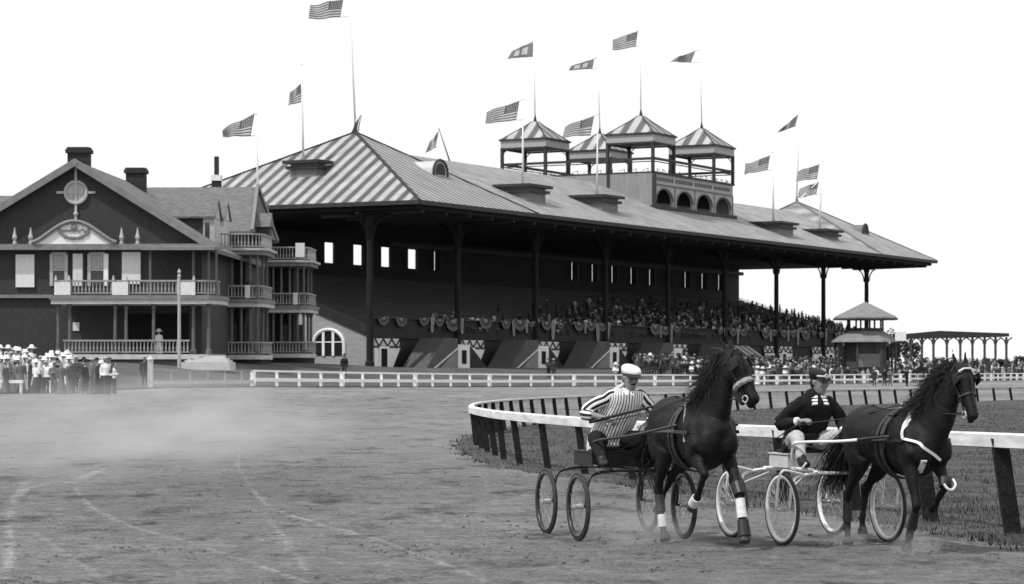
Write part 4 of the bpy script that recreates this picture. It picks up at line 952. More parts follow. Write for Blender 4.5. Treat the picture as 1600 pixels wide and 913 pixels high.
# ------------------------------------------------------------------ spectators
SKIN = G('skin_grey', .3, .7, .1, 8); HAIRD = G('dark_hair', .02, .7, .2, 20)
CL = {n: G('cloth_'+n, v, .9, .2, 5) for n, v in (('black', .018), ('charcoal', .045), ('grey', .13), ('pale', .4), ('white', .8))}
STRAW = G('straw_hat', .5, .8, .12, 12); FELT = G('felt_hat', .02, .9, .2, 8)
def person_mesh(kind, top, bottom, hat, pose, seed):
    r = random.Random(seed); m = MB(); sit = pose == 'sit'; hz = .46 if sit else .92; tz_ = hz+.50
    if kind == 'man' or sit:
        for s_ in (-1, 1):
            if sit: cap(m, (0, .1*s_, hz, .1), (.42, .12*s_, hz+.02, .075), (.44, .12*s_, .08, .05), n=8); m.ball((.5, .12*s_, .05), .06, 8, (1.6, .8, .7))
            else: st = r.uniform(-.08, .08)*s_; cap(m, (0, .09*s_, hz, .105), (.02+st, .1*s_, .48, .075), (st, .11*s_, .09, .052), n=8); m.ball((.06+st, .11*s_, .05), .055, 8, (1.9, .9, .8))
    else:
        ell(m, [((0, 0, .02), .3, .3), ((0, 0, .4), .24, .23), ((0, 0, .75), .17, .16), ((0, 0, 1.0), .13, .11)], 12)
    ell(m, [((0, 0, hz-.08), .16, .11), ((0, 0, hz+.12), .155, .105), ((.01, 0, hz+.34), .19, .12), ((0, 0, tz_-.02), .17, .09), ((0, 0, tz_+.05), .07, .06)], 12)
    cap(m, (0, 0, tz_, .06), (.02, 0, tz_+.12, .055), n=8); m.ball((.03, 0, tz_+.22), .105, 10, (1.0, .85, 1.2)); m.ball((.13, 0, tz_+.2), .025, 6)
    for s_ in (-1, 1):
        sh_ = (0, .2*s_, tz_-.06, .07)
        if pose == 'cross': pts = [sh_, (.03, .27*s_, tz_-.34, .055), (.2, .03*s_, tz_-.28, .045), (.22, -.05*s_, tz_-.27, .045)]
        elif pose == 'point' and s_ > 0: pts = [sh_, (.2, .3, tz_-.1, .055), (.42, .3, tz_+.06, .04), (.5, .3, tz_+.1, .04)]
        elif sit: pts = [sh_, (.02, .26*s_, tz_-.33, .055), (.26, .16*s_, tz_-.42, .042), (.32, .14*s_, tz_-.43, .045)]
        else: pts = [sh_, (-.02, .27*s_, tz_-.33, .055), (.08, .26*s_, tz_-.58, .042), (.1, .25*s_, tz_-.68, .045)]
        cap(m, *pts, n=8)
    me = organic(m, .034, 2, 'person'); mats = [SKIN, CL[top], CL[bottom], CL['black']]
    for q in mats: me.materials.append(q)
    for p in me.polygons:
        c = p.center
        if c.z > tz_+.035: k = 0
        elif c.z > hz-.02 or (sit and c.x < .2 and c.z > hz-.08): k = 1
        elif c.z < .09 and kind == 'man': k = 3
        else: k = 2
        if k == 1 and pose != 'cross' and abs(c.y) > .2 and c.z < tz_-.6 and not sit: k = 0
        p.material_index = k
    # hat or hair, crisp over the head
    h = MB(); c0 = Vector((.02, 0, tz_+.28))
    if hat == 'boater': h.lathe([(.19, 0), (.19, .015), (.105, .016), (.1, .09), (.02, .095)], c0, 12)
    elif hat == 'bowler': h.lathe([(.155, 0), (.15, .02), (.108, .03), (.1, .09), (.05, .135), (.01, .14)], c0, 12)
    elif hat == 'cap': h.lathe([(.13, -.01), (.14, .03), (.08, .075), (.01, .08)], c0+Vector((.02, 0, 0)), 12); h.box(.1, .2, -.07, .07, c0.z-.01, c0.z+.005)
    elif hat == 'wide': h.lathe([(.05, .01), (.30, -.02), (.31, .01), (.14, .04), (.15, .12), (.06, .17), (.01, .175)], c0, 14); h.ball(c0+Vector((.05, .08, .12)), .09, 6); h.ball(c0+Vector((-.05, -.06, .13)), .08, 6)
    else: h.ball(c0+Vector((-.03, 0, -.03)), .112, 8, (1, .9, .9))
    hm = {'boater': STRAW, 'wide': CL['white'] if top != 'black' else CL['charcoal'], 'bowler': FELT, 'cap': CL['charcoal']}.get(hat, HAIRD)
    me2 = h.mesh('hat', [hm]); bm = bmesh.new(); bm.from_mesh(me); n0 = len(bm.faces); bm.from_mesh(me2); bm.faces.ensure_lookup_table()
    for f in bm.faces[n0:]: f.material_index = 4
    me.materials.append(hm); bm.to_mesh(me); bm.free(); bpy.data.meshes.remove(me2); return me
PV = {}
for i, (key, a) in enumerate({
    'suit_boater': ('man', 'charcoal', 'charcoal', 'boater', 'stand'), 'suit_bowler': ('man', 'black', 'charcoal', 'bowler', 'stand'), 'suit_cap': ('man', 'charcoal', 'black', 'cap', 'cross'),
    'shirt_boater': ('man', 'white', 'charcoal', 'boater', 'stand'), 'shirt_bare': ('man', 'white', 'black', 'hair', 'cross'), 'grey_boater': ('man', 'grey', 'grey', 'boater', 'cross'), 'suit_point': ('man', 'black', 'black', 'bowler', 'point'),
    'white_dress': ('woman', 'white', 'white', 'wide', 'stand'), 'white_blouse': ('woman', 'white', 'charcoal', 'wide', 'cross'), 'dark_dress': ('woman', 'black', 'black', 'wide', 'stand'), 'grey_dress': ('woman', 'grey', 'grey', 'hair', 'stand'),
    'sit_suit_boater': ('man', 'charcoal', 'black', 'boater', 'sit'), 'sit_suit_bowler': ('man', 'black', 'charcoal', 'bowler', 'sit'), 'sit_white': ('man', 'white', 'grey', 'wide', 'sit'), 'sit_grey': ('man', 'grey', 'charcoal', 'boater', 'sit'), 'sit_dark': ('man', 'black', 'black', 'hair', 'sit')}.items()):
    PV[key] = person_mesh(*a, i+1)
LOOK = {'suit_boater': 'dark suit and pale straw hat', 'suit_bowler': 'black coat and dark bowler hat', 'suit_cap': 'dark suit and cap, arms folded', 'shirt_boater': 'white shirt and straw hat', 'shirt_bare': 'white shirt, bareheaded, arms folded', 'grey_boater': 'grey suit and straw hat, arms folded',
        'suit_point': 'black suit with one arm stretched out', 'white_dress': 'long white dress and broad white hat', 'white_blouse': 'white blouse, dark skirt and wide hat', 'dark_dress': 'long black dress and broad dark hat', 'grey_dress': 'long grey dress, bareheaded',
        'sit_suit_boater': 'dark suit and pale straw hat', 'sit_suit_bowler': 'black coat and bowler hat', 'sit_white': 'white clothes and broad white hat', 'sit_grey': 'grey suit and straw hat', 'sit_dark': 'dark clothes, bareheaded'}
NPER = [0]
def put(key, x, y, z, rz, where, group, s_=1.0, label=None):
    o = bpy.data.objects.new('person', PV[key]); COL.objects.link(o); o.location = (x, y, z); o.rotation_euler = (0, 0, rz); o.scale = (s_, s_, s_*rnd.uniform(.97, 1.04)); NPER[0] += 1
    tag(o, label or 'person in '+LOOK[key]+' '+where, 'person', group); return o
# the group by the fence on the left
G1 = 'crowd waiting by the clubhouse fence'
KW = ['white_dress', 'white_blouse', 'shirt_boater', 'shirt_bare']; KD = ['suit_boater', 'suit_bowler', 'grey_boater', 'white_dress', 'grey_dress', 'white_blouse', 'shirt_boater', 'white_dress']
def left(px, Y, key, s_=1.0):
    x = W(px, Y); put(key, x, Y, gz(x, Y), rnd.uniform(-3.1, 1.2), 'in the group at the left fence', G1, s_*rnd.uniform(.9, 1.05))
for px in (133, 143, 152, 166, 171): left(px, 124.5+rnd.uniform(-.8, .8), {152: 'suit_bowler', 166: 'shirt_boater', 143: 'grey_boater', 133: 'suit_bowler', 171: 'suit_cap'}[px])
left(178, 125.5, 'shirt_bare'); left(157, 126, 'white_blouse', .97); left(160, 129, 'suit_boater')
for i, px in enumerate((-6, 6, 20, 34, 46, 58, 72, 86, 98, 110, 121)): left(px+rnd.uniform(-3, 3), 127+rnd.uniform(-2.5, 1.5), 'white_blouse' if px in (58,) else rnd.choice(KD))
for i, px in enumerate((-8, 3, 16, 28, 40, 66, 80, 93, 105, 116, 128)): left(px+rnd.uniform(-3, 3), 133+rnd.uniform(-2, 2), 'white_dress' if px in (3, 80) else rnd.choice(KD))
for i, px in enumerate((-5, 8, 19, 27, 36, 45, 74, 84, 95, 104, 112)): left(px+rnd.uniform(-2, 2), 138.5+rnd.uniform(-2, 2), rnd.choice(KW) if px < 50 or px in (74, 95, 104) else rnd.choice(KD+KW))
for i, px in enumerate((2, 12, 23, 31, 40, 47, 78, 90)): left(px+rnd.uniform(-2, 2), 143+rnd.uniform(-2, 2), 'white_dress' if i % 2 else 'white_blouse')
for i, px in enumerate((-9, -3, 11, 14, 22, 25, 30, 38, 43, 49, 52, 61, 69, 76, 88, 100, 108, 118)): left(px+rnd.uniform(-2, 2), 129+rnd.uniform(0, 11), rnd.choice(KW+KW+KD))
x = W(226, 139.5); put('suit_boater', x, 139.5, gz(x, 139.5), -1.2, 'standing beside the pale gate post', None)
# on the clubhouse porches
def porchp(key, px, py_foot, dy, where, s_=1.0):
    u, z = cp(px, py_foot, dy); q = CM @ Vector((u, dy, z)); put(key, q.x, q.y, q.z, -1.6, where, None, s_)
porchp('white_dress', 248, 553, -2.2, 'on the clubhouse lower porch'); porchp('suit_boater', 390, 468, 14.2, 'on the upper balcony of the side porch'); porchp('grey_dress', 391, 553, 15.5, 'on the lower side porch')
# standing about near the fence and on the track
def trk(px, Y, key, where): x = W(px, Y); put(key, x, Y, gz(x, Y), -1.4+rnd.uniform(-.5, .5), where, None)
trk(538, 196, 'suit_bowler', 'on the lawn beside the arched window')
trk(857, 226, 'suit_cap', 'left of the pair by the stairs'); trk(865, 227, 'suit_boater', 'right of the pair by the stairs')
trk(962, 228, 'white_blouse', 'behind the fence left of a driver'); trk(967, 232, 'suit_bowler', 'behind the fence beside the white blouse')
trk(1366, 232, 'suit_boater', 'leftmost of four before the tower'); trk(1382, 236, 'suit_bowler', 'second of four before the tower'); trk(1391, 234, 'grey_boater', 'third of four before the tower'); trk(1417, 238, 'suit_point', 'rightmost of four before the tower')
# crowd on the apron in front of the stand
KA = ['suit_boater', 'suit_bowler', 'suit_bowler', 'grey_boater', 'white_dress', 'suit_cap', 'grey_dress', 'suit_cap', 'suit_boater', 'suit_bowler', 'dark_dress', 'shirt_boater', 'grey_dress', 'white_blouse', 'suit_cap']
ra = random.Random(11); spots = []
while len(spots) < 760:
    t = ra.uniform(7.0, 9.0); d = 1.2+22*ra.random(); x, y = fence_at(t, d); px = 800+FPX*x/y; s_ = (SMI @ Vector((x, y, GB)))
    if not (975 < px < 1625): continue
    if s_.y > 1.8 and -2 < s_.x < SL+2: continue
    if (Vector((x, y))-Vector((XT, YT))).length < 4.2: continue
    if px < 1000 and ra.random() < .6: continue
    if px > 1430 and ra.random() < .35: continue
    spots.append((y, x, d))
spots.sort()
for i, (y, x, d) in enumerate(spots[:118]): put(ra.choice(KA), x, y, gz(x, y), ra.uniform(-2.6, -.6), 'on the lawn before the far stand', 'crowd on the lawn before the far stand', ra.uniform(.94, 1.05))
# seated rows
KS = ['sit_suit_boater', 'sit_suit_bowler', 'sit_grey', 'sit_dark', 'sit_dark', 'sit_suit_bowler', 'sit_dark', 'sit_suit_bowler', 'sit_white']
seats = []
for k in range(20):
    for i in range(230):
        s_ = xs0+1+i*.62
        if s_ > SL-2: continue
        dens = sstep((s_-16-k*3.0)/38)*(1 if k < 12 else .55)
        if k == 0: dens = max(dens, .75 if s_ > 12 else 0)
        if abs(s_-22) < 3 and k < 4: dens = 1
        if ra.random() < dens*(.56-.02*k): seats.append((k, s_))
ind = [q for q in seats if q[0] <= 1 and q[1] < 95]; ra.shuffle(ind); ind = ind[:96]; iset = set(ind)
def seatpos(k, s_): return SM @ Vector((s_+ra.uniform(-.1, .1), y0s+(y1s-y0s)*k/nst+.2, z0s+(z1s-z0s)*k/nst+.36-.46))
for k, s_ in ind:
    q = seatpos(k, s_); put(ra.choice(KS), q.x, q.y, q.z, SANG-R(90)+ra.uniform(-.4, .4), 'in the front rows of the grandstand', 'spectators in the front rows of the grandstand', ra.uniform(.95, 1.08))
# everyone farther back: one mass of plain figures
MT = [CL['black'], CL['charcoal'], CL['grey'], CL['pale'], CL['white'], SKIN, STRAW, FELT]
m = MB()
def tiny(q, face, h, white, straw=(6, 6, 7, 7, 4), skin=5):
    f = Vector((math.cos(face), math.sin(face), 0)); sd_ = Vector((-f.y, f.x, 0)); c = ra.choice((0, 0, 1, 1, 2, 3)) if ra.random() > white else 4
    def ring(z, a, b): return [q+sd_*a*math.cos(t*1.0472)+f*b*math.sin(t*1.0472)+Vector((0, 0, z*h)) for t in range(6)]
    m.cur = c if c > 2 else ra.choice((0, 1, 1)); m.loft([ring(.0, .16, .14), ring(.5, .17, .13)])
    m.cur = c; m.loft([ring(.5, .18, .13), ring(.72, .24, .14), ring(.83, .2, .1), ring(.86, .06, .06)])
    for s_ in (-1, 1): m.tube([q+sd_*.22*s_+Vector((0, 0, .8*h)), q+sd_*.27*s_+Vector((0, 0, .62*h)), q+sd_*.16*s_+f*.2+Vector((0, 0, .52*h))], [.06, .055, .04], 5)
    m.cur = skin; m.ball(q+f*.02+Vector((0, 0, .925*h)), .105, 6, (.9, .9, 1.15))
    m.cur = ra.choice(straw); m.lathe([(.19, .965*h), (.18, .975*h), (.105, .98*h), (.095, 1.03*h), (.01, 1.035*h)], q, 7)
for y, x, d in spots[118:]: tiny(Vector((x, y, gz(x, y))), ra.uniform(-2.8, -.4), ra.uniform(1.58, 1.76), .1, (6, 7, 7, 2, 1))
for k, s_ in seats:
    if (k, s_) in iset: continue
    q = seatpos(k, s_)+Vector((0, 0, .05)); tiny(q, SANG-R(90)+ra.uniform(-.5, .5), ra.uniform(1.2, 1.36), .03, (6, 7, 7, 7, 7, 7, 7, 7, 7), ra.choice((2, 2, 5)))
tag(m.build('crowd', MT, fix=False), 'mass of spectators in hats filling the stand and the lawn before it', 'crowd', kind='stuff')
# ------------------------------------------------------------------ racing wagons
TYRE = G('rubber_tyre', .035, .75, .3, 6); BLKP = G('black_enamel', .018, .35, .3, 3, spec=.5); WHTP = G('white_enamel', .8, .35, .06, 3, spec=.5)
SPOKE_D = G('dull_spoke_wire', .2, .4); SPOKE_W = G('bright_spoke_wire', .6, .4); STEEL = G('steel', .4, .35, .1); BOXW = G('wagon_box_white', .62, .6, .15, 5); BOXD = G('wagon_box_dark', .02, .6, .3, 3)
SEATC = G('seat_leather', .02, .55, .3, 10)
def wheel(name, root, x, y, Rw, rim_m, sp_m, inner):
    """spoked pneumatic wheel; the hub carries tyre, rim and spokes"""
    m = MB(); m.tube([(x, y-.05, Rw), (x, y+.05, Rw)], .028, 12); m.tube([(x, y-.06, Rw), (x, y+.06, Rw)], .014, 8); h = m.build('wheel', STEEL, root, smooth=False)
    n = 48; c = [(math.cos(2*math.pi*k/n), math.sin(2*math.pi*k/n)) for k in range(n)]
    m = MB(); m.tube([(x+a*(Rw-.02), y, Rw+b*(Rw-.02)) for a, b in c], .02, 10, closed=True); m.build('tyre', TYRE, h, smooth=True)
    m = MB(); rings = []
    for a, b in c: rings.append([Vector((x+a*r_, y+o_, Rw+b*r_)) for r_, o_ in ((Rw-.034, -.021), (Rw-.034, .021), (Rw-.064, .019), (Rw-.072, 0), (Rw-.064, -.019))])
    ids = [[m.V(p) for p in r_] for r_ in rings]
    for k in range(n):
        A, B = ids[k], ids[(k+1) % n]
        for j in range(5): m.F(A[j], A[(j+1) % 5], B[(j+1) % 5], B[j])
    m.build('rim', rim_m, h, smooth=True)
    m = MB()
    for k in range(28):
        t = 2*math.pi*k/28; o_ = .045 if k % 2 else -.045; t2 = t+(.55 if (k//2) % 2 else -.55)
        m.tube([(x+.026*math.cos(t2), y+o_, Rw+.026*math.sin(t2)), (x+(Rw-.068)*math.cos(t), y, Rw+(Rw-.068)*math.sin(t))], .0022, 4, caps=False)
    m.build('spokes', sp_m, h)
def wagon(name, loc, head, white, Rw, half, wb, label):
    root = empty(name, loc, R(-90)+head); tag(root, label, 'racing wagon', 'horse-drawn racing wagons')
    fr = WHTP if white else BLKP; rim_m = WHTP if white else BLKP; sp_m = SPOKE_W if white else SPOKE_D
    for sx in (-1, 1):
        for sy in (-1, 1):
            x, y = sx*wb/2, sy*half; wheel('wheel', root, x, y, Rw, rim_m, sp_m, sy)
            m = MB(); iy = y-sy*.085; zt = .725
            leg = catmull([(x, iy, Rw), (x+.03, iy, Rw+.16), (x+.035, iy-sy*.01, zt-.13), (x+.02, iy-sy*.05, zt-.035), (x, iy-sy*.13, zt)], 4); m.tube(leg, .017, 8)
            if white:
                m2 = catmull([(x+.03, y+sy*.085, Rw), (x+.06, y+sy*.085, Rw+.2), (x+.08, y+sy*.07, zt+.0), (x+.06, y+sy*.01, zt+.06), (x+.03, y-sy*.12, zt+.04), (x, y-sy*.26, zt+.01)], 4); m.tube(m2, .014, 8)
                m.tube([(x+.012, y-sy*.085, Rw), (x+.02, y+sy*.085, Rw)], .012, 6); m.tube([(x, iy, Rw+.2), (x-.18*sx, iy-sy*.28, zt)], .008, 6)
            else: m.tube([(x, iy-sy*.005, Rw), (x, y+sy*.03, Rw)], .015, 6)
            m.build('fork', fr, root, smooth=True)
        m = MB(); x = sx*wb/2; iy = half-.085
        m.tube(catmull([(x, iy-.13, .725), (x, iy-.28, .745), (x, 0, .75), (x, -iy+.28, .745), (x, -iy+.13, .725)], 4), .018, 8); m.build('axle_arch', fr, root, smooth=True)
    for sy in (-1, 1):
        m = MB(); m.tube(catmull([(-wb/2-.06, sy*.2, .765), (-wb/4, sy*.2, .775), (wb/4, sy*.22, .77), (wb/2+.05, sy*.24, .765)], 4), .015, 8); m.build('side_bar', fr, root, smooth=True)
    return root, fr
def add_box(root, x0, x1, hw, z0, z1, mat, name='seat_box'):
    m = MB(); m.box(x0, x1, -hw, hw, z0, z1); m.box(x0-.012, x1+.012, -hw-.012, hw+.012, z1+.001, z1+.014); return m.build(name, mat, root)
H1, H2 = R(17), R(20.6)
wg1, fr1 = wagon('racing_wagon', (1.125, 27.47, 0), H1, False, .37, .605, 1.12, 'black racing wagon on four wire wheels behind the left horse')
wg2, fr2 = wagon('racing_wagon', (3.19, 26.85, 0), H2, True, .385, .625, 1.22, 'white racing wagon on four wire wheels behind the right horse')
add_box(wg1, -.5, .12, .30, .775, .93, BOXD); add_box(wg2, -.42, .02, .26, .785, .925, BOXW)
m = MB(); m.box(-.32, .02, -.24, .24, .945, .985); m.build('seat_cushion', SEATC, wg1)
m = MB(); m.box(-.3, .02, -.23, .23, .94, .975); m.build('seat_cushion', SEATC, wg2)
def M_(o): return Matrix.Translation(o.location) @ Matrix.Rotation(o.rotation_euler.z, 4, 'Z') @ Matrix.Diagonal((*o.scale, 1))

# ------------------------------------------------------------------ horses
COAT = G('horse_coat', .0055, .6, .5, 4, spec=.24, bump=.25, bscale=26, stretch=(1, 1, 2.5)); COAT2 = G('horse_coat_brown', .0065, .6, .5, 4, spec=.24, bump=.25, bscale=26, stretch=(1, 1, 2.5))
MANE = G('horse_hair', .008, .6, .5, 15, spec=.3); LEATHER = G('harness_leather', .012, .45, .3, 12, spec=.5); WEB = G('white_harness_webbing', .75, .8, .1, 20); BAND = G('white_leg_bandage', .66, .85, .2, 14); BUCK = G('nickel_buckle', .6, .25, 0)
HOOF = G('hoof_horn', .05, .6, .3, 9); EYE = G('eye_dark', .005, .1, 0, spec=.8)
def frame_axes(d, up=Vector((0, 0, 1))):
    d = d.normalized(); s_ = up.cross(d).normalized(); return d, s_, d.cross(s_)
def horse(name, loc, head, legs, poll, muz, label, coat, neckbase=(.50, 0, 1.22), blaze=None):
    root = empty(name, loc, R(-90)+head); tag(root, label, 'horse', 'harnessed trotting horses'); m = MB()
    # barrel
    ell(m, [((-.86, 0, 1.27), .05, .08), ((-.82, 0, 1.28), .15, .19), ((-.70, 0, 1.27), .235, .265), ((-.54, 0, 1.265), .28, .295), ((-.34, 0, 1.235), .285, .305), ((-.10, 0, 1.19), .285, .315),
            ((.14, 0, 1.155), .285, .335), ((.36, 0, 1.16), .275, .365), ((.53, 0, 1.17), .25, .35), ((.68, 0, 1.17), .215, .28), ((.79, 0, 1.16), .15, .19), ((.84, 0, 1.15), .06, .09)], 24)
    ell(m, [((-.62, 0, 1.42), .12, .12), ((-.42, 0, 1.44), .15, .1), ((-.2, 0, 1.40), .1, .08)], 14)                 # croup
    ell(m, [((.08, 0, 1.42), .07, .06), ((.28, 0, 1.475), .075, .09), ((.45, 0, 1.47), .09, .12), ((.6, 0, 1.44), .09, .14)], 14)   # withers
    for s_ in (-1, 1):
        ell(m, [((-.62, .13*s_, 1.36), .11, .17), ((-.52, .17*s_, 1.18), .125, .22), ((-.45, .18*s_, 1.0), .11, .2), ((-.42, .18*s_, .9), .09, .14)], 14)     # haunch
        ell(m, [((.34, .13*s_, 1.42), .08, .1), ((.5, .185*s_, 1.22), .1, .17), ((.6, .18*s_, 1.06), .1, .16), ((.54, .17*s_, .95), .09, .12)], 14)      # shoulder
        m.ball((.73, .1*s_, 1.1), .145, 12, (.9, .85, 1.2))
    # neck and head
    nb, p, z = Vector(neckbase), Vector(poll), Vector(muz)
    crest = Vector((-.06, 0, .06)); mid1 = nb.lerp(p, .36)+Vector((.0, 0, .0)); mid2 = nb.lerp(p, .70)+Vector((-.01, 0, .03))
    ell(m, [(nb+Vector((-.1, 0, -.06)), .18, .31), (nb.lerp(p, .15), .18, .33), (mid1, .15, .28), (mid2, .12, .215), (p+Vector((-.02, 0, -.07)), .095, .15), (p+Vector((.0, 0, .0)), .07, .09)], 20)
    hd = (z-p); L_ = hd.length; d = hd.normalized(); side = Vector((-d.y, d.x, 0)).normalized() if abs(d.z) < .97 else Vector((0, 1, 0))
    fwd = Vector((1, 0, 0)) if abs(d.z) > .97 else (side.cross(d)*-1); face = side.cross(d); face = face if face.x > 0 else -face   # outward from the forehead
    H = lambda t, f, s_=0.0: p+hd*t+face*f+side*s_
    ell(m, [(H(-.06, .0), .05, .06), (H(.05, .005), .092, .115), (H(.22, .0), .105, .135), (H(.36, -.012), .098, .135), (H(.52, -.004), .078, .105), (H(.7, .012), .058, .075), (H(.86, .02), .056, .066), (H(.97, .018), .05, .055), (H(1.02, .012), .03, .032)], 18, side)
    for s_ in (-1, 1):
        m.ball(H(.3, -.075, .05*s_), .085, 10, (1, .6, 1)); m.ball(H(.24, .07, .085*s_), .035, 8); m.ball(H(.94, .05, .033*s_), .024, 8)
        e0 = H(-.06, .01, .055*s_); et = e0-d*.17+side*.02*s_+face*.035
        ell(m, [(e0+d*.03, .03, .022), (e0-d*.05+face*.012, .036, .02), (e0-d*.11+side*.012*s_+face*.025, .026, .014), (et, .008, .006)], 8, side)
    m.ball(H(1.0, -.045), .035, 10, (1, 1.1, .8)); m.ball(H(.93, -.05), .035, 8)
    for lg in legs:
        pts = [Vector(q[:3]) for q in lg['j']]; k = lg['kind']; s_ = 1 if pts[0].y > 0 else -1
        r_ = (.13, .088, .05, .037, .044, .04) if k == 'front' else (.17, .125, .056, .041, .046, .041)
        a, b, c, e = pts[:4]                                     # elbow/stifle, knee/hock, fetlock, hoof
        ell(m, [(a+Vector((-.02 if k == 'front' else .04, 0, .1)), .09, .12 if k == 'front' else .2), (a, .078, .10 if k == 'front' else .15), (a.lerp(b, .35), .066, .08 if k == 'front' else .105), (a.lerp(b, .72), .046, .055), (b, .048, .056)], 14)
        m.ball(b, .054 if k == 'front' else .058, 12)
        if k != 'front': m.ball(b+(b-pts[0]).normalized()*.0+Vector((-.05, 0, .03)), .036, 8)
        cap(m, (*b, .048), (*b.lerp(c, .3), .036), (*b.lerp(c, .75), .034), (*c, .045), n=12)
        m.ball(c+Vector((-.02, 0, -.005)), .036, 8)
        cap(m, (*c, .042), (*c.lerp(e, .55), .038), n=10)
        d2 = (e-c).normalized(); m.loft([[e-d2*.055+q*.047 for q in ring(d2)], [e-d2*.01+q*.058 for q in ring(d2)], [e+d2*.035+q*.066 for q in ring(d2)]])
    me = organic(m, .017, 5, 'horse_body'); me.materials.append(coat); me.materials.append(HOOF)
    hv = [(Vector(l['j'][3][:3]), (Vector(l['j'][3][:3])-Vector(l['j'][2][:3])).normalized()) for l in legs]
    for f in me.polygons:
        c = Vector(f.center)
        for e, d2 in hv:
            if (c-e).length < .11 and (c-e).dot(d2) > -.05: f.material_index = 1
    nm_ = [v_.normal.copy() for v_ in me.vertices]
    for v_, nv in zip(me.vertices, nm_):
        c = v_.co; v_.co = c+nv*(.011*noise.noise(Vector((c.x*5, c.y*5, c.z*3.2)))+.006*noise.noise(Vector((c.x*11, c.y*11, c.z*7)))-.006*max(0, 1-abs(noise.noise(Vector((c.x*4+7, c.y*4, c.z*2.6)))*9)))
    link('horse_body', me, root)
    for s_ in (-1, 1): m = MB(); m.ball(H(.245, .072, .098*s_), .024, 10); m.build('eye', EYE, root, smooth=True)
    return root, H, d, side, face, L_
def ring(d2, n=12):
    a = d2.orthogonal().normalized(); b = d2.cross(a); return [a*math.cos(2*math.pi*k/n)+b*math.sin(2*math.pi*k/n) for k in range(n)]
def strap(root, name, pts, wd, mat, th=.006, closed=False, n=6):
    """flat strap following points; it lies against the surface whose outward direction is away from the path's middle line"""
    q = catmull(pts, n) if not closed else catmull(pts+[pts[0]], n); m = MB(); rings = []
    c = sum((Vector(p) for p in q), Vector())/len(q)
    for k, p in enumerate(q):
        d = (q[min(k+1, len(q)-1)]-q[max(k-1, 0)]).normalized(); o_ = (p-c); o_ = (o_-d*o_.dot(d))
        o_ = o_.normalized() if o_.length > 1e-4 else d.orthogonal(); s_ = d.cross(o_)
        rings.append([p+s_*wd/2-o_*th/2, p+s_*wd/2+o_*th/2, p-s_*wd/2+o_*th/2, p-s_*wd/2-o_*th/2])
    m.loft(rings); return m.build(name, mat, root)
def hoop(root, name, x, zc, a, b, wd, mat, tilt=0.0, n=20, t0=0, t1=2*math.pi, yc=0.0):
    pts = []
    for k in range(n+1):
        t = t0+(t1-t0)*k/n; pts.append((x+tilt*math.sin(t)*b, yc+a*math.cos(t), zc+b*math.sin(t)))
    m = MB(); rings = []
    for k, p in enumerate(pts):
        p = Vector(p); o_ = Vector((0, p.y-yc, p.z-zc)).normalized(); s_ = Vector((1, 0, 0))
        rings.append([p+s_*wd/2, p+s_*wd/2+o_*.012, p-s_*wd/2+o_*.012, p-s_*wd/2])
    m.loft(rings); return m.build(name, mat, root)
def wrap(root, name, a, b, r0, r1, mat, bulge=0.0):
    a, b = Vector(a), Vector(b); m = MB(); m.tube([a, a.lerp(b, .5), b], [r0, (r0+r1)/2+bulge, r1], 14); return m.build(name, mat, root, smooth=False)
def hair(root, name, roots, seed, vec, L_, n, r0=.006, spread=.25, wave=.09):
    """locks of hair from a line of roots"""
    r = random.Random(seed); m = MB(); q = catmull(roots, 8)
    for k in range(n):
        p = Vector(q[int(r.random()*(len(q)-1))])+Vector((r.gauss(0, .012), r.gauss(0, .02), r.gauss(0, .012)))
        v = Vector(vec)+Vector((r.gauss(0, spread), r.gauss(0, spread), r.gauss(0, spread))); l_ = L_*r.uniform(.55, 1.15); v.normalize(); sag = Vector((r.gauss(0, .05), r.gauss(0, .05), -.12*r.uniform(.2, 1.4)))
        cu = wave*l_; w1 = Vector((r.gauss(0, cu), r.gauss(0, cu), r.gauss(0, cu))); w2 = Vector((r.gauss(0, cu), r.gauss(0, cu), r.gauss(0, cu)))
        m.tube([p, p+v*l_*.25+Vector((0, 0, .02))+w1*.5, p+v*l_*.5+sag*.3+w1, p+v*l_*.75+sag*.7+w2, p+v*l_+sag*1.3+w2*.3+w1], [r0, r0*1.4, r0*1.2, r0, r0*.25], 4, caps=False)
    return m.build(name, MANE, root)
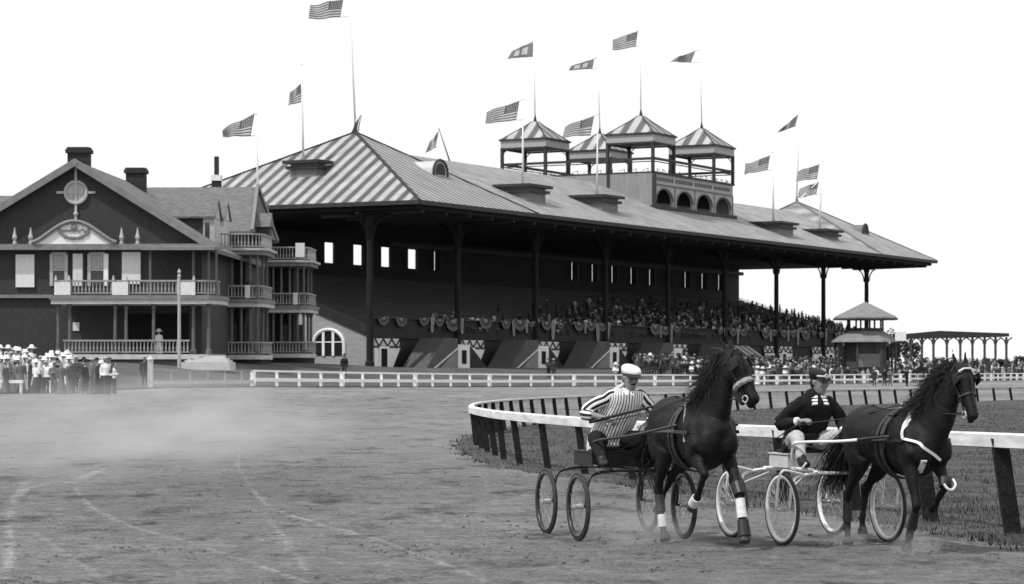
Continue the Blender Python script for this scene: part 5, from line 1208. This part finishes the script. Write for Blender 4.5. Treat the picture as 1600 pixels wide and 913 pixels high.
def harness(root, H, d, side, face, white_breast, tugs):
    for w_, t, hw, hf in ((.022, .55, .087, .115), (.02, .13, .112, .125)):         # noseband, browband/throat
        pts = [H(t, hf*math.cos(k*.524)-.012, hw*math.sin(k*.524)) for k in range(12)]; strap(root, 'bridle_strap', pts, w_, LEATHER, closed=True, n=3)
    for s_ in (-1, 1):
        strap(root, 'cheek_strap', [H(.05, .02, .1*s_), H(.3, .0, .112*s_), H(.55, .0, .085*s_), H(.86, -.02, .064*s_)], .018, LEATHER)
        m = MB(); c = H(.24, .055, .125*s_); m.prism([c-d*.06-face*.05, c+d*.06-face*.05, c+d*.05+face*.06, c-d*.05+face*.06], (0, 0, 0), side*.008*s_); m.build('blinker', LEATHER, root)
        m = MB(); c = H(.88, -.025, .068*s_); m.tube([c+(d*math.cos(k*.628)+face*math.sin(k*.628))*.034 for k in range(10)], .006, 6, closed=True); m.build('bit_ring', BUCK, root)
    hoop(root, 'girth', .24, 1.15, .30, .365, .075, LEATHER); hoop(root, 'saddle_pad', .24, 1.16, .305, .372, .12, LEATHER, t0=.9, t1=2.24)
    hoop(root, 'back_girth', .14, 1.14, .302, .358, .05, LEATHER)
    m = MB()
    for s_ in (-1, 1): m.tube([(.24+.025*math.cos(k*.785), .07*s_, 1.56+.025*math.sin(k*.785)) for k in range(8)], .005, 5, closed=True)
    m.build('terret_rings', BUCK, root)
    strap(root, 'back_strap', [(.24, 0, 1.545), (-.1, 0, 1.515), (-.4, 0, 1.56), (-.68, 0, 1.5), (-.83, 0, 1.38)], .03, LEATHER)
    bm_ = WEB if white_breast else LEATHER
    for s_ in (-1, 1): strap(root, 'tug_trace', [(.62, .285*s_, 1.2), (.4, .315*s_, 1.2), (.1, .325*s_, 1.2), (-.3, .33*s_, 1.18)], .035, LEATHER)
    strap(root, 'checkrein', [(.24, 0, 1.575), tuple(H(-.35, -.22, 0)), tuple(H(-.02, .02, 0)), tuple(H(.3, .145, 0)), tuple(H(.8, .09, 0))], .014, LEATHER)
legs1 = [dict(kind='front', j=[(.54, -.17, .98), (.82, -.17, .78), (.60, -.17, .53), (.47, -.17, .44)]), dict(kind='front', j=[(.58, .17, 1.0), (.89, .17, .62), (1.0, .17, .30), (1.06, .17, .13)]),
         dict(kind='hind', j=[(-.32, -.18, .93), (-.52, -.17, .56), (-.42, -.16, .21), (-.35, -.16, .06)]), dict(kind='hind', j=[(-.48, .17, .93), (-.90, .13, .70), (-1.10, .08, .43), (-1.16, .06, .31)])]
LOC1 = (W(1080, 26.1), 26.1, .0); LOC2 = (W(1398, 25.44), 25.44, 0)
h1, HF1, d1, s1, f1_, _ = horse('trotting_horse', LOC1, H1, legs1, (.86, .09, 1.98), (1.12, .24, 1.50), 'black trotting horse with high head and white leg bandages on the left', COAT, (.46, .0, 1.27))
legs2 = [dict(kind='front', j=[(.58, -.17, .96), (.70, -.16, .52), (.55, -.15, .21), (.47, -.14, .06)]), dict(kind='front', j=[(.62, .13, .98), (.84, .10, .74), (.62, .10, .51), (.52, .10, .43)]),
         dict(kind='hind', j=[(-.42, -.18, .93), (-.70, -.16, .56), (-.72, -.15, .21), (-.72, -.15, .05)]), dict(kind='hind', j=[(-.52, .17, .92), (-.86, .16, .62), (-.93, .15, .28), (-.92, .15, .14)])]
h2, HF2, d2_, s2, f2_, _ = horse('trotting_horse', LOC2, H2+R(1.5), legs2, (1.05, .135, 1.955), (1.29, .125, 1.43), 'black trotting horse with blowing mane and white breast straps on the right', COAT2, (.52, 0, 1.22))
h2.scale = (.98, .98, .945); harness(h1, HF1, d1, s1, f1_, False, None); harness(h2, HF2, d2_, s2, f2_, True, None)
# first horse: pale shadow roll, bandages, mane, tail, hair
pts = [HF1(.60, .1*math.cos(k*.524)-.005, .088*math.sin(k*.524)) for k in range(12)]; m = MB(); m.tube(pts, .03, 8, closed=True); m.build('shadow_roll', G('sheepskin', .34, .95, .3, 30, bump=.8, bscale=40), h1)
wrap(h1, 'leg_bandage', (.93, .17, .53), (.99, .17, .34), .05, .052, BAND); wrap(h1, 'hoof_boot', (1.0, .17, .32), (1.05, .17, .16), .058, .07, LEATHER); wrap(h1, 'knee_boot', (.84, .17, .68), (.92, .17, .57), .064, .062, LEATHER)
wrap(h1, 'leg_bandage', (.60, -.17, .53), (.50, -.17, .46), .054, .056, BAND); wrap(h1, 'leg_bandage', (-.44, -.16, .30), (-.41, -.16, .17), .05, .052, BAND); wrap(h1, 'shin_boot', (-.51, -.165, .50), (-.455, -.165, .33), .052, .05, LEATHER)
m = MB(); m.prism([HF1(.5, -.08, -.0)+Vector((-.0, 0, 0)), HF1(.78, -.05, 0), HF1(.9, -.13, 0), HF1(.66, -.17, 0)], s1*-.03, s1*.03); m.build('chin_strap', LEATHER, h1)
hair(h1, 'mane', [HF1(-.05, -.06), (.70, .06, 1.86), (.56, .03, 1.68), (.47, .01, 1.56)], 5, (-.6, -.6, -.35), .22, 3200, .0021, .36, .11); hair(h1, 'forelock', [HF1(-.05, .03), HF1(.02, .08)], 6, tuple(d1*.8+f1_*.3), .16, 40)
hair(h1, 'tail', [(-.84, 0, 1.36), (-.90, 0, 1.30)], 7, (-.55, -.12, -.75), .62, 420, .0038, .16)
strap(h1, 'neck_strap', [(.36, -.20, 1.50), (.42, -.235, 1.36), (.48, -.262, 1.22), (.52, -.275, 1.1)], .028, G('pale_strap', .3, .7))
# second horse: white breast collar, knee boots hung on straps, mane, tail
def surf(r_, o, dr):
    """first point of the horse body met from o along dr, lifted 8 mm"""
    ob = [c for c in r_.children if c.name.startswith('horse_body')][0]; ok, p, n_, _ = ob.ray_cast(Vector(o), Vector(dr).normalized()); return (p+n_*.008) if ok else Vector(o)
bpy.context.view_layer.update()
def lay(root, name, rays, wd, mat): return strap(root, name, [surf(root, o, dr) for o, dr in rays], wd, mat, .008)
lay(h2, 'neck_strap', [((.53, -1, 1.62), (0, 1, 0)), ((.54, -1, 1.52), (0, 1, 0)), ((.56, -1, 1.42), (0, 1, 0)), ((.58, -1, 1.30), (0, 1, 0)), ((.60, -1, 1.22), (0, 1, 0))], .055, WEB)
lay(h2, 'breast_strap', [((.60, -1, 1.22), (0, 1, 0)), ((1.6, -.6, 1.18), (-.9, .45, 0)), ((2, -.16, 1.13), (-1, 0, 0)), ((2, -.05, 1.06), (-1, 0, 0)), ((2, .05, 1.0), (-1, 0, 0))], .03, WEB)
lay(h2, 'girth_strap', [((.26, -1, 1.44), (0, 1, 0)), ((.25, -1, 1.34), (0, 1, 0)), ((.24, -1, 1.22), (0, 1, 0)), ((.24, -1, 1.1), (0, 1, 0))], .03, G('pale_strap', .3, .7))
lay(h2, 'boot_strap', [((1.7, -.19, 1.00), (-1, 0.05, 0)), ((1.7, -.17, .94), (-1, .05, 0)), ((1.7, -.15, .86), (-1, .05, 0))], .06, WEB)
m = MB(); m.tube(catmull([(.86, .165, .80), (.90, .17, .74), (.90, .13, .69), (.90, .08, .70), (.88, .045, .75)], 5), .013, 7); m.build('knee_boot_strap', WEB, h2)
wrap(h2, 'knee_boot', (.78, .12, .80), (.82, .10, .72), .07, .066, LEATHER)
pts = [HF2(.12, .13*math.cos(k*.35-1.75), .115*math.sin(k*.35-1.75)) for k in range(11)]; m = MB(); m.tube([HF2(.14, .11, -.1), HF2(.1, .135, -.05), HF2(.1, .14, .02), HF2(.13, .115, .09)], .01, 6); m.build('white_browband', WEB, h2)
hair(h2, 'mane', [HF2(-.04, -.06), (.86, .09, 1.80), (.70, .05, 1.62), (.56, .02, 1.50)], 8, (-.9, -.45, .12), .24, 4200, .0021, .36, .11); hair(h2, 'forelock', [HF2(-.05, .0), HF2(.02, .06)], 9, tuple(d2_*.6-f2_*.2), .14, 50)
hair(h2, 'tail', [(-.84, 0, 1.34), (-.9, 0, 1.28)], 10, (-.5, -.12, -.9), .7, 700, .0026, .13)
for tg, rt in (((-.72, -.15), h2),): wrap(rt, 'shin_boot', (-.705, -.158, .48), (-.715, -.152, .27), .05, .05, LEATHER)
wrap(h2, 'shin_boot', (.67, -.157, .45), (.58, -.152, .26), .048, .05, LEATHER)
# ------------------------------------------------------------------ drivers (built in their wagon's frame: x forward, y to the driver's left)
SKIN2 = G('weathered_skin', .22, .65, .2, 14, spec=.3); ST_W = G('shirt_white', .8, .9, .08, 9); ST_D = G('shirt_dark_stripe', .02, .9, .2, 9)
JACK = G('dark_jacket', .014, .9, .4, 6, bump=.4, bscale=18, spec=.15); TROU_D = G('dark_trousers', .016, .9, .4, 6, bump=.4, bscale=18, spec=.15); TROU_W = G('pale_trousers', .45, .9, .18, 7, bump=.5, bscale=12); CAPW = G('pale_cap_cloth', .72, .9, .15, 16, bump=.3, bscale=40); BOOT = G('black_boot', .012, .45, .3, 12)
def hand(m, wr, d, n, s_):
    """palm, four curled fingers of different lengths and a thumb leaving the side of the palm. d: pointing direction, n: palm normal (fingers curl toward it)"""
    wr, d, n = Vector(wr), Vector(d).normalized(), Vector(n).normalized(); n = (n-d*n.dot(d)).normalized(); a = d.cross(n)*s_
    c = wr+d*.05; ell(m, [(wr-d*.02, .026, .02), (wr+d*.01, .034, .019), (c, .042, .019), (wr+d*.085, .040, .016)], 10, a)
    for k, ln in enumerate((.92, 1.05, 1.0, .8)):
        b = wr+d*.086+a*(.03-.02*k); p1 = b+(d*.8+n*.45)*.036*ln; p2 = p1+(d*.05+n*1.0)*.027*ln; p3 = p2+(-d*.75+n*.5)*.022*ln
        cap(m, (*b, .0105), (*p1, .0098), (*p2, .0088), (*p3, .0078), n=7)
    b = wr+d*.03+a*.036; p1 = b+(d*.6+a*.55+n*.35)*.035; p2 = p1+(d*.75-a*.1+n*.65)*.03; cap(m, (*b, .014), (*p1, .0115), (*p2, .0095), n=7)
def head(m, c, f, up):
    c, f, up = Vector(c), Vector(f).normalized(), Vector(up).normalized(); s_ = up.cross(f).normalized(); up = f.cross(s_); K = lambda x, y, z: c+f*x+s_*y+up*z
    Q = lambda p, r, sq=None: m.ball(p, r, 12)
    ell(m, [(K(-.0, 0, -.125), .045, .05), (K(.012, 0, -.10), .057, .07), (K(.008, 0, -.06), .068, .085), (K(-.004, 0, 0), .075, .097), (K(-.01, 0, .05), .076, .098), (K(-.012, 0, .09), .06, .08), (K(-.012, 0, .115), .03, .04)], 16, s_)
    Q(K(.062, 0, -.102), .026); m.tube([K(.092, 0, .022), K(.118, 0, -.028), K(.10, 0, -.042)], [.009, .017, .01], 8); Q(K(.098, .013, -.038), .011); Q(K(.098, -.013, -.038), .011)
    m.tube([K(.078, -.045, .032), K(.096, 0, .036), K(.078, .045, .032)], .012, 7); m.tube([K(.075, -.024, -.067), K(.092, 0, -.063), K(.075, .024, -.067)], .0085, 6); m.tube([K(.074, -.02, -.08), K(.089, 0, -.08), K(.074, .02, -.08)], .0085, 6)
    for q in (-1, 1):
        Q(K(.066, .042*q, -.02), .022); ell(m, [(K(-.005, .074*q, .025), .006, .014), (K(-.012, .083*q, .01), .008, .024), (K(-.008, .082*q, -.02), .007, .016), (K(0, .074*q, -.035), .005, .008)], 8, s_)
    return K, s_, up
def driver(root_w, cfg, label):
    Mw = M_(root_w); root = empty('person', root_w.location, root_w.rotation_euler.z); tag(root, label, 'person', None)
    hip, ch, nk, hc = [Vector(cfg[k]) for k in ('hip', 'chest', 'neck', 'head')]; shR, shL = Vector(cfg['sh'][0]), Vector(cfg['sh'][1]); yax = (shL-shR).normalized()
    m = MB(); K, hs, hu = head(m, hc, cfg['face'], cfg['up']); cap(m, (*nk, .06), (*(hc+Vector((0, 0, -.1))), .053), n=12)
    ell(m, [(hip, .15, .11), (hip.lerp(ch, .5), .14, .10), (ch, .145, .10), (nk-Vector((0, 0, .1)), .1, .07), (nk, .055, .055)], 14, yax)
    for (sh_, el_, wr_), s_ in zip(cfg['arms'], (-1, 1)):
        sb_ = Vector(sh_)+Vector((0, -s_*.04, -.045)); cap(m, (*sb_, .036), (*el_, .042), (*wr_, .029), n=10); d = (Vector(wr_)-Vector(el_)).normalized(); hand(m, Vector(wr_)+d*.02, d+Vector((.25, 0, -.05)), Vector((-.1, -.35*s_, -1)), -s_)
    for hp, kn, an, toe in cfg['legs']: cap(m, (*hp, .075), (*kn, .055), (*an, .04), (*toe, .035), n=10)
    me = organic(m, .0085, 2, 'body'); me.materials.append(SKIN2); link('body', me, root)
    for q in (-1, 1): m = MB(); m.ball(K(.083, .032*q, .006), .0105, 8); m.build('eye', EYE, root, smooth=True)
    m = MB()
    for q in (-1, 1): m.tube([K(.092, .014*q, .03), K(.094, .034*q, .034), K(.078, .052*q, .026)], .0065, 5)
    m.build('eyebrows', HAIRD, root)
    m = MB(); ell(m, [(K(-.03, 0, -.085), .05, .05), (K(-.035, 0, -.03), .078, .078), (K(-.02, 0, .04), .083, .088), (K(-.015, 0, .08), .07, .08)], 14, hs); m.build('hair', HAIRD, root, smooth=True)
    if cfg.get('moustache'): m = MB(); m.tube([K(.078, -.035, -.062), K(.102, -.012, -.05), K(.106, 0, -.05), K(.102, .012, -.05), K(.078, .035, -.062)], [.004, .009, .009, .009, .004], 7); m.build('moustache', HAIRD, root, smooth=True)
    # trousers and boots
    m = MB(); ell(m, [(hip+Vector((.04, 0, -.1)), .19, .15), (hip, .195, .15), (hip.lerp(ch, .25), .17, .13)], 16, yax)
    for hp, kn, an, toe in cfg['legs']:
        hp, kn, an = Vector(hp), Vector(kn), Vector(an); cap(m, (*hp, .11), (*hp.lerp(kn, .55), .097), (*kn, .078), (*kn.lerp(an, .35), .073), (*kn.lerp(an, .8), .058), n=12)
    tm = cfg['trousers']; me = organic(m, .014, 3, 'trousers'); me.materials.append(tm)
    nm_ = [v_.normal.copy() for v_ in me.vertices]
    for v_, nv in zip(me.vertices, nm_): v_.co = v_.co+nv*(.012*noise.noise(Vector(v_.co)*14)+.006*noise.noise(Vector(v_.co)*35))
    link('trousers', me, root)
    for hp, kn, an, toe in cfg['legs']:
        kn, an, toe = Vector(kn), Vector(an), Vector(toe); m = MB(); cap(m, (*kn.lerp(an, .45), .062), (*an, .05), (*an.lerp(toe, .5), .048), (*toe, .04), n=10); me = organic(m, .012, 2, 'boot'); me.materials.append(BOOT); link('boot', me, root)
    # upper garment: a lofted body and two lofted sleeves, stripes run with the cloth
    def gar(path, n, mats, mf, name, amp=.012, sd_=0):
        C = [Vector(p[0]) for p in path]; mm = MB(); rings = []; N = len(C)
        cc = catmull(C, 5); aa = catmull([Vector((p[1], p[2], 0)) for p in path], 5); N = len(cc)
        for k in range(N):
            d = (cc[min(k+1, N-1)]-cc[max(k-1, 0)]).normalized(); sv = (yax-d*yax.dot(d))
            if name == 'sleeve': sv = Vector((0, 0, 1))-d*d.z
            sv.normalize(); u = d.cross(sv); rr = []
            for j in range(n):
                t = 2*math.pi*j/n; p = cc[k]+sv*aa[k].x*math.cos(t)+u*aa[k].y*math.sin(t); o_ = (p-cc[k]).normalized()
                rr.append(p+o_*amp*(noise.noise((p.x*9+sd_, p.y*9, p.z*11))+.6*noise.noise((p.x*22, p.y*22+sd_, p.z*20))))
            rings.append(rr)
        mm.loft(rings, True, mf); return mm.build(name, mats, root, smooth=True)
    um = cfg['upper']; st = len(um) > 1
    sh_mid = (shR+shL)/2
    gar([(hip+Vector((.02 if st else .09, 0, -.11)), .25 if st else .27, .18 if st else .25), (hip+Vector((.0, 0, -.02)), .235, .175), (hip.lerp(ch, .4), .215, .165), (ch, .225, .155), (sh_mid+Vector((0, 0, -.06)), .215, .115), (sh_mid+Vector((0, 0, .0)), .195, .095), (sh_mid.lerp(nk, .5)+Vector((0, 0, .03)), .125, .08), (nk+Vector((0, 0, .015)), .07, .066)], 120 if st else 64, um, (lambda k, j: 1 if j % 3 == 0 else 0) if st else None, 'shirt' if st else 'jacket', cfg.get('amp', .012))
    for (sh_, el_, wr_), s_ in zip(cfg['arms'], (-1, 1)):
        sh_, el_, wr_ = Vector(sh_), Vector(el_), Vector(wr_); e = cfg['sleeve_end']; nn = 14 if st else 20
        sd0 = sh_+Vector((0, -s_*.035, -.035)); gar([(sd0+Vector((0, -s_*.06, .03)), .045, .045), (sd0+Vector((0, -s_*.01, .012)), .066, .062), (sd0.lerp(el_, .2), .073, .068), (sh_.lerp(el_, .55), .07, .066), (el_, .07, .068), (el_.lerp(wr_, .4), .06, .058), (el_.lerp(wr_, e), .05, .047)], nn, um, (lambda k, j: j % 2) if st else None, 'sleeve', .010, s_*3)
        if cfg.get('cuff'): m = MB(); m.tube([el_.lerp(wr_, e-.02), el_.lerp(wr_, e+.1)], [.047, .045], 14); m.build('cuff', ST_W, root, smooth=True)
    # collar
    d = Vector((.35, 0, 1)).normalized(); m = MB()
    if st:
        m.tube([nk+hs*.066*math.sin(k*.628)+Vector((.012+.062*math.cos(k*.628), 0, .018-.02*math.cos(k*.628))) for k in range(10)], .013, 7, closed=True)
        for q in (-1, 1): m.prism([nk+Vector((.078, q*.004, -.005)), nk+Vector((.06, q*.055, .0)), nk+Vector((.085, q*.06, -.045)), nk+Vector((.103, q*.03, -.06))], (0, 0, 0), (.008, 0, .0))
        m.build('collar', ST_W, root)
    else:
        for q in (-1, 1):
            for i in range(3): z0 = -.005-.035*i; m.prism([nk+Vector((.06+.02*i, q*(.02+.01*i), z0)), nk+Vector((.05+.02*i, q*(.085+.004*i), z0-.005)), nk+Vector((.06+.02*i, q*(.09+.004*i), z0-.025)), nk+Vector((.075+.02*i, q*(.025+.01*i), z0-.022))], (.012, 0, .0), (.03, 0, .012))
        m.build('striped_collar', ST_W, root)
    # flat cap with a peak
    m = MB(); cm = cfg['cap']; cb = [(K(-.01, 0, .045), .095, .112), (K(-.01, 0, .065), .103, .122), (K(-.002, 0, .093), .112, .13), (K(.004, 0, .115), .098, .115), (K(.008, 0, .13), .05, .06), (K(.008, 0, .133), .01, .01)]
    ell(m, cb, 22, hs); me = organic(m, .009, 3, 'cap'); me.materials.append(cm); link('cap', me, root)
    m = MB(); n = 12; up_ = []; lo_ = []
    for k in range(n+1):
        t = -1.25+2.5*k/n; up_.append((K(.095*math.cos(t), .092*math.sin(t), .052), K(.07*math.cos(t)+.105*math.cos(t)**.5, .096*math.sin(t), .034-.012*math.cos(t))))
    for k in range(n): m.prism([up_[k][0], up_[k+1][0], up_[k+1][1], up_[k][1]], (0, 0, 0), hu*.008)
    m.build('cap_peak', cfg['peak'], root)
    return root, K, hs, hu
A1 = [((.10, -.11, 1.585), (.0, -.34, 1.36), (.26, -.19, 1.305)), ((.12, .31, 1.575), (.10, .43, 1.29), (.36, .22, 1.225))]
D1, K1, hs1, hu1 = driver(wg1, dict(hip=(-.14, -.03, 1.06), chest=(.02, .07, 1.40), neck=(.12, .105, 1.615), head=(.17, .13, 1.745), face=(1, .12, -.16), up=(.16, .05, 1), sh=((.10, -.11, 1.585), (.12, .31, 1.575)), arms=A1,
    legs=[((-.10, -.14, 1.04), (.34, -.34, 1.10), (.62, -.34, .84), (.74, -.35, .83)), ((-.1, .1, 1.04), (.36, .30, 1.1), (.64, .33, .84), (.76, .34, .83))], trousers=TROU_D, upper=[ST_W, ST_D], sleeve_end=.22, cap=CAPW, peak=G('cap_peak_leather', .02, .5), moustache=True), 'driver in a striped shirt and pale cap, leaning forward over his wagon')
A2 = [((.05, -.16, 1.52), (-.06, -.31, 1.25), (.18, -.20, 1.29)), ((.07, .25, 1.51), (.06, .37, 1.26), (.33, .25, 1.18))]
D2, K2, hs2, hu2 = driver(wg2, dict(hip=(-.16, .0, 1.06), chest=(-.03, .04, 1.34), neck=(.05, .055, 1.555), head=(.09, .085, 1.70), face=(1, .40, -.08), up=(.06, .05, 1), sh=((.05, -.16, 1.51), (.07, .25, 1.51)), arms=A2,
    legs=[((-.12, -.12, 1.05), (.26, -.27, 1.12), (.50, -.33, .86), (.62, -.34, .845)), ((-.12, .12, 1.05), (.28, .24, 1.12), (.52, .32, .86), (.64, .34, .845))], trousers=TROU_W, upper=[JACK], sleeve_end=.84, cuff=True, cap=G('dark_cap_cloth', .012, .85, .3, 14), peak=G('dark_cap_peak', .01, .4), amp=.016), 'driver in a dark jacket with striped collar and goggles on his cap')
m = MB(); m.tube([K2(.118*math.cos(t*.3-1.2), .106*math.sin(t*.3-1.2), .07) for t in range(9)], .012, 6)
for q in (-1, 1): m.tube([K2(.119, .034*q+.024*math.cos(k*.785), .074+.02*math.sin(k*.785)) for k in range(8)], .008, 6, closed=True)
m.build('goggles', G('pale_goggles', .6, .5), D2, smooth=True)
# ------------------------------------------------------------------ shafts, reins, whip
bpy.context.view_layer.update()
def xf(a, b): return M_(b).inverted() @ M_(a)
def shaft(wg, h, fr, white, s_, tip, y0):
    T = xf(h, wg); e = T @ Vector(tip); m = MB()
    pts = catmull([(.30, y0*.75, .775), (.31, y0*.95, .88), (.36, y0, 1.0), (.50, y0*1.02, 1.07), Vector((.50, y0*1.02, 1.07)).lerp(e, .5)+Vector((0, 0, -.015)), e], 6); n = len(pts)
    if white:
        k = int(n*.86); m.tube(pts[:k+1], .016, 8); m.build('shaft', fr, wg, smooth=True); m = MB(); m.tube(pts[k:], [.018]*2+[.015]*(n-k-2), 8); m.build('shaft_tip', LEATHER, wg, smooth=True)
    else: m.tube(pts, [.015]*(n-1)+[.012], 8); m.build('shaft', fr, wg, smooth=True)
    m = MB(); m.tube([(.36, y0*.98, .80), (.58, y0*1.02, .80), (.66, y0*1.0, .86)], .012, 6); m.tube([(.58, y0*1.02-.06, .80), (.58, y0*1.02+.06, .80)], .012, 6); m.build('foot_rest', fr, wg, smooth=True)
for s_ in (-1, 1):
    shaft(wg1, h1, fr1, False, s_, (.46, .335*s_, 1.27), .37*s_); shaft(wg2, h2, fr2, True, s_, (.46, .335*s_, 1.24), .37*s_)
def reins(h, wg, HF, arms, mat):
    T = xf(wg, h)
    for s_, (sh_, el_, wr_) in zip((-1, 1), arms):
        wv = Vector(wr_)+Vector((.09, 0, -.03)); a = T @ wv; b = Vector((.24, .075*s_, 1.565)); c = HF(.88, -.03, .075*s_); mid = a.lerp(b, .5)-Vector((0, 0, .03)); m = MB()
        m.tube(catmull([a-Vector((.05, 0, .06)), a, mid, b, b.lerp(c, .5)-Vector((0, 0, .02))+Vector((0, .03*s_, 0)), c], 6), .007, 5); m.build('rein', mat, h)
reins(h1, wg1, HF1, A1, LEATHER); reins(h2, wg2, HF2, A2, LEATHER)
w0 = M_(wg1) @ Vector((.18, -.27, 1.285)); t_ = P(1106, 614, 26.0); dr = (t_-w0); m = MB(); m.tube([-dr*.05, dr*.2, dr*.55, dr], [.017, .016, .012, .005], 8); m.tube([-dr*.06, dr*.06], .021, 8)
o = m.build('driving_whip', LEATHER, smooth=True); o.location = w0; tag(o, 'long dark driving whip held level by the striped driver', 'whip')
w0 = M_(wg2) @ Vector((.25, -.24, 1.26)); dr = (M_(wg2).to_3x3() @ Vector((-.42, -.1, -.18))); m = MB(); m.tube([dr*-.15, dr*.5, dr], [.009, .008, .004], 7); o = m.build('driving_whip', LEATHER, smooth=True); o.location = w0; tag(o, 'short dark whip held low by the driver in the dark jacket', 'whip')

# ------------------------------------------------------------------ dust thrown up behind the wagons
def dust(name, c, rx, ry, rz, dens, label, sc_=1.2, lo=.45, hi=.75):
    m = MB(); m.ball((0, 0, 0), 1.0, 16); o = m.build(name, [], smooth=True); o.location = c; o.scale = (rx, ry, rz); mt = bpy.data.materials.new('dust_volume'); mt.use_nodes = True; n = mt.node_tree; n.nodes.clear(); L = n.links
    out_ = n.nodes.new('ShaderNodeOutputMaterial'); pv = n.nodes.new('ShaderNodeVolumePrincipled'); pv.inputs['Color'].default_value = (.8, .8, .8, 1); pv.inputs['Anisotropy'].default_value = .2
    tc = n.nodes.new('ShaderNodeTexCoord'); ln = n.nodes.new('ShaderNodeVectorMath'); ln.operation = 'LENGTH'; L.new(tc.outputs['Object'], ln.inputs[0])
    fo = n.nodes.new('ShaderNodeMapRange'); fo.inputs[1].default_value = .0; fo.inputs[2].default_value = .98; fo.inputs[3].default_value = 1; fo.inputs[4].default_value = 0; L.new(ln.outputs['Value'], fo.inputs[0])
    t = n.nodes.new('ShaderNodeTexNoise'); t.inputs['Scale'].default_value = sc_; t.inputs['Detail'].default_value = 4; L.new(tc.outputs['Object'], t.inputs['Vector'])
    r = n.nodes.new('ShaderNodeMapRange'); r.inputs[1].default_value = lo; r.inputs[2].default_value = hi; r.inputs[3].default_value = 0; r.inputs[4].default_value = dens; L.new(t.outputs[0], r.inputs[0])
    k = n.nodes.new('ShaderNodeMath'); k.operation = 'MULTIPLY'; L.new(fo.outputs[0], k.inputs[0]); L.new(r.outputs[0], k.inputs[1]); L.new(k.outputs[0], pv.inputs['Density']); L.new(pv.outputs[0], out_.inputs['Volume'])
    o.data.materials.append(mt); tag(o, label, 'dust', kind='stuff'); return o
dust('dust_cloud', (W(245, 54), 54, .25), 4.8, 25, 1.9, .15, 'thin pale dust hanging over the track on the left', 3.4, .36, .68)
dust('hoof_dust', (W(1000, 26.4), 26.2, .12), .6, .6, .42, 3.0, 'puff of dust behind the left horse', 2.2, .35, .8)
for px, Y, nm in ((1318, 26.0, 'dust kicked up at the right horse hind hoof'), (1432, 24.7, 'dust kicked up before the right horse front hoof')): dust('hoof_dust', (W(px, Y), Y, .07), .32, .32, .2, 5.0, nm, 2.6, .35, .75)
sc.cycles.volume_step_rate = 2.0; sc.cycles.volume_max_steps = 128
# clods in the air and on the ground by the hooves
m = MB(); rc = random.Random(21)
for px, Y, n_ in ((1318, 26.0, 26), (1432, 24.8, 30), (1035, 26.2, 16)):
    for k in range(n_): x = W(px, Y)+rc.gauss(0, .13); s_ = rc.uniform(.006, .02); m.ball((x, Y+rc.gauss(0, .12), abs(rc.gauss(.0, .06))), s_, 6, (1.2, 1, .8))
tag(m.build('thrown_soil', CLOD, fix=False), 'crumbs of soil thrown up round the horses hooves', 'soil', kind='stuff')
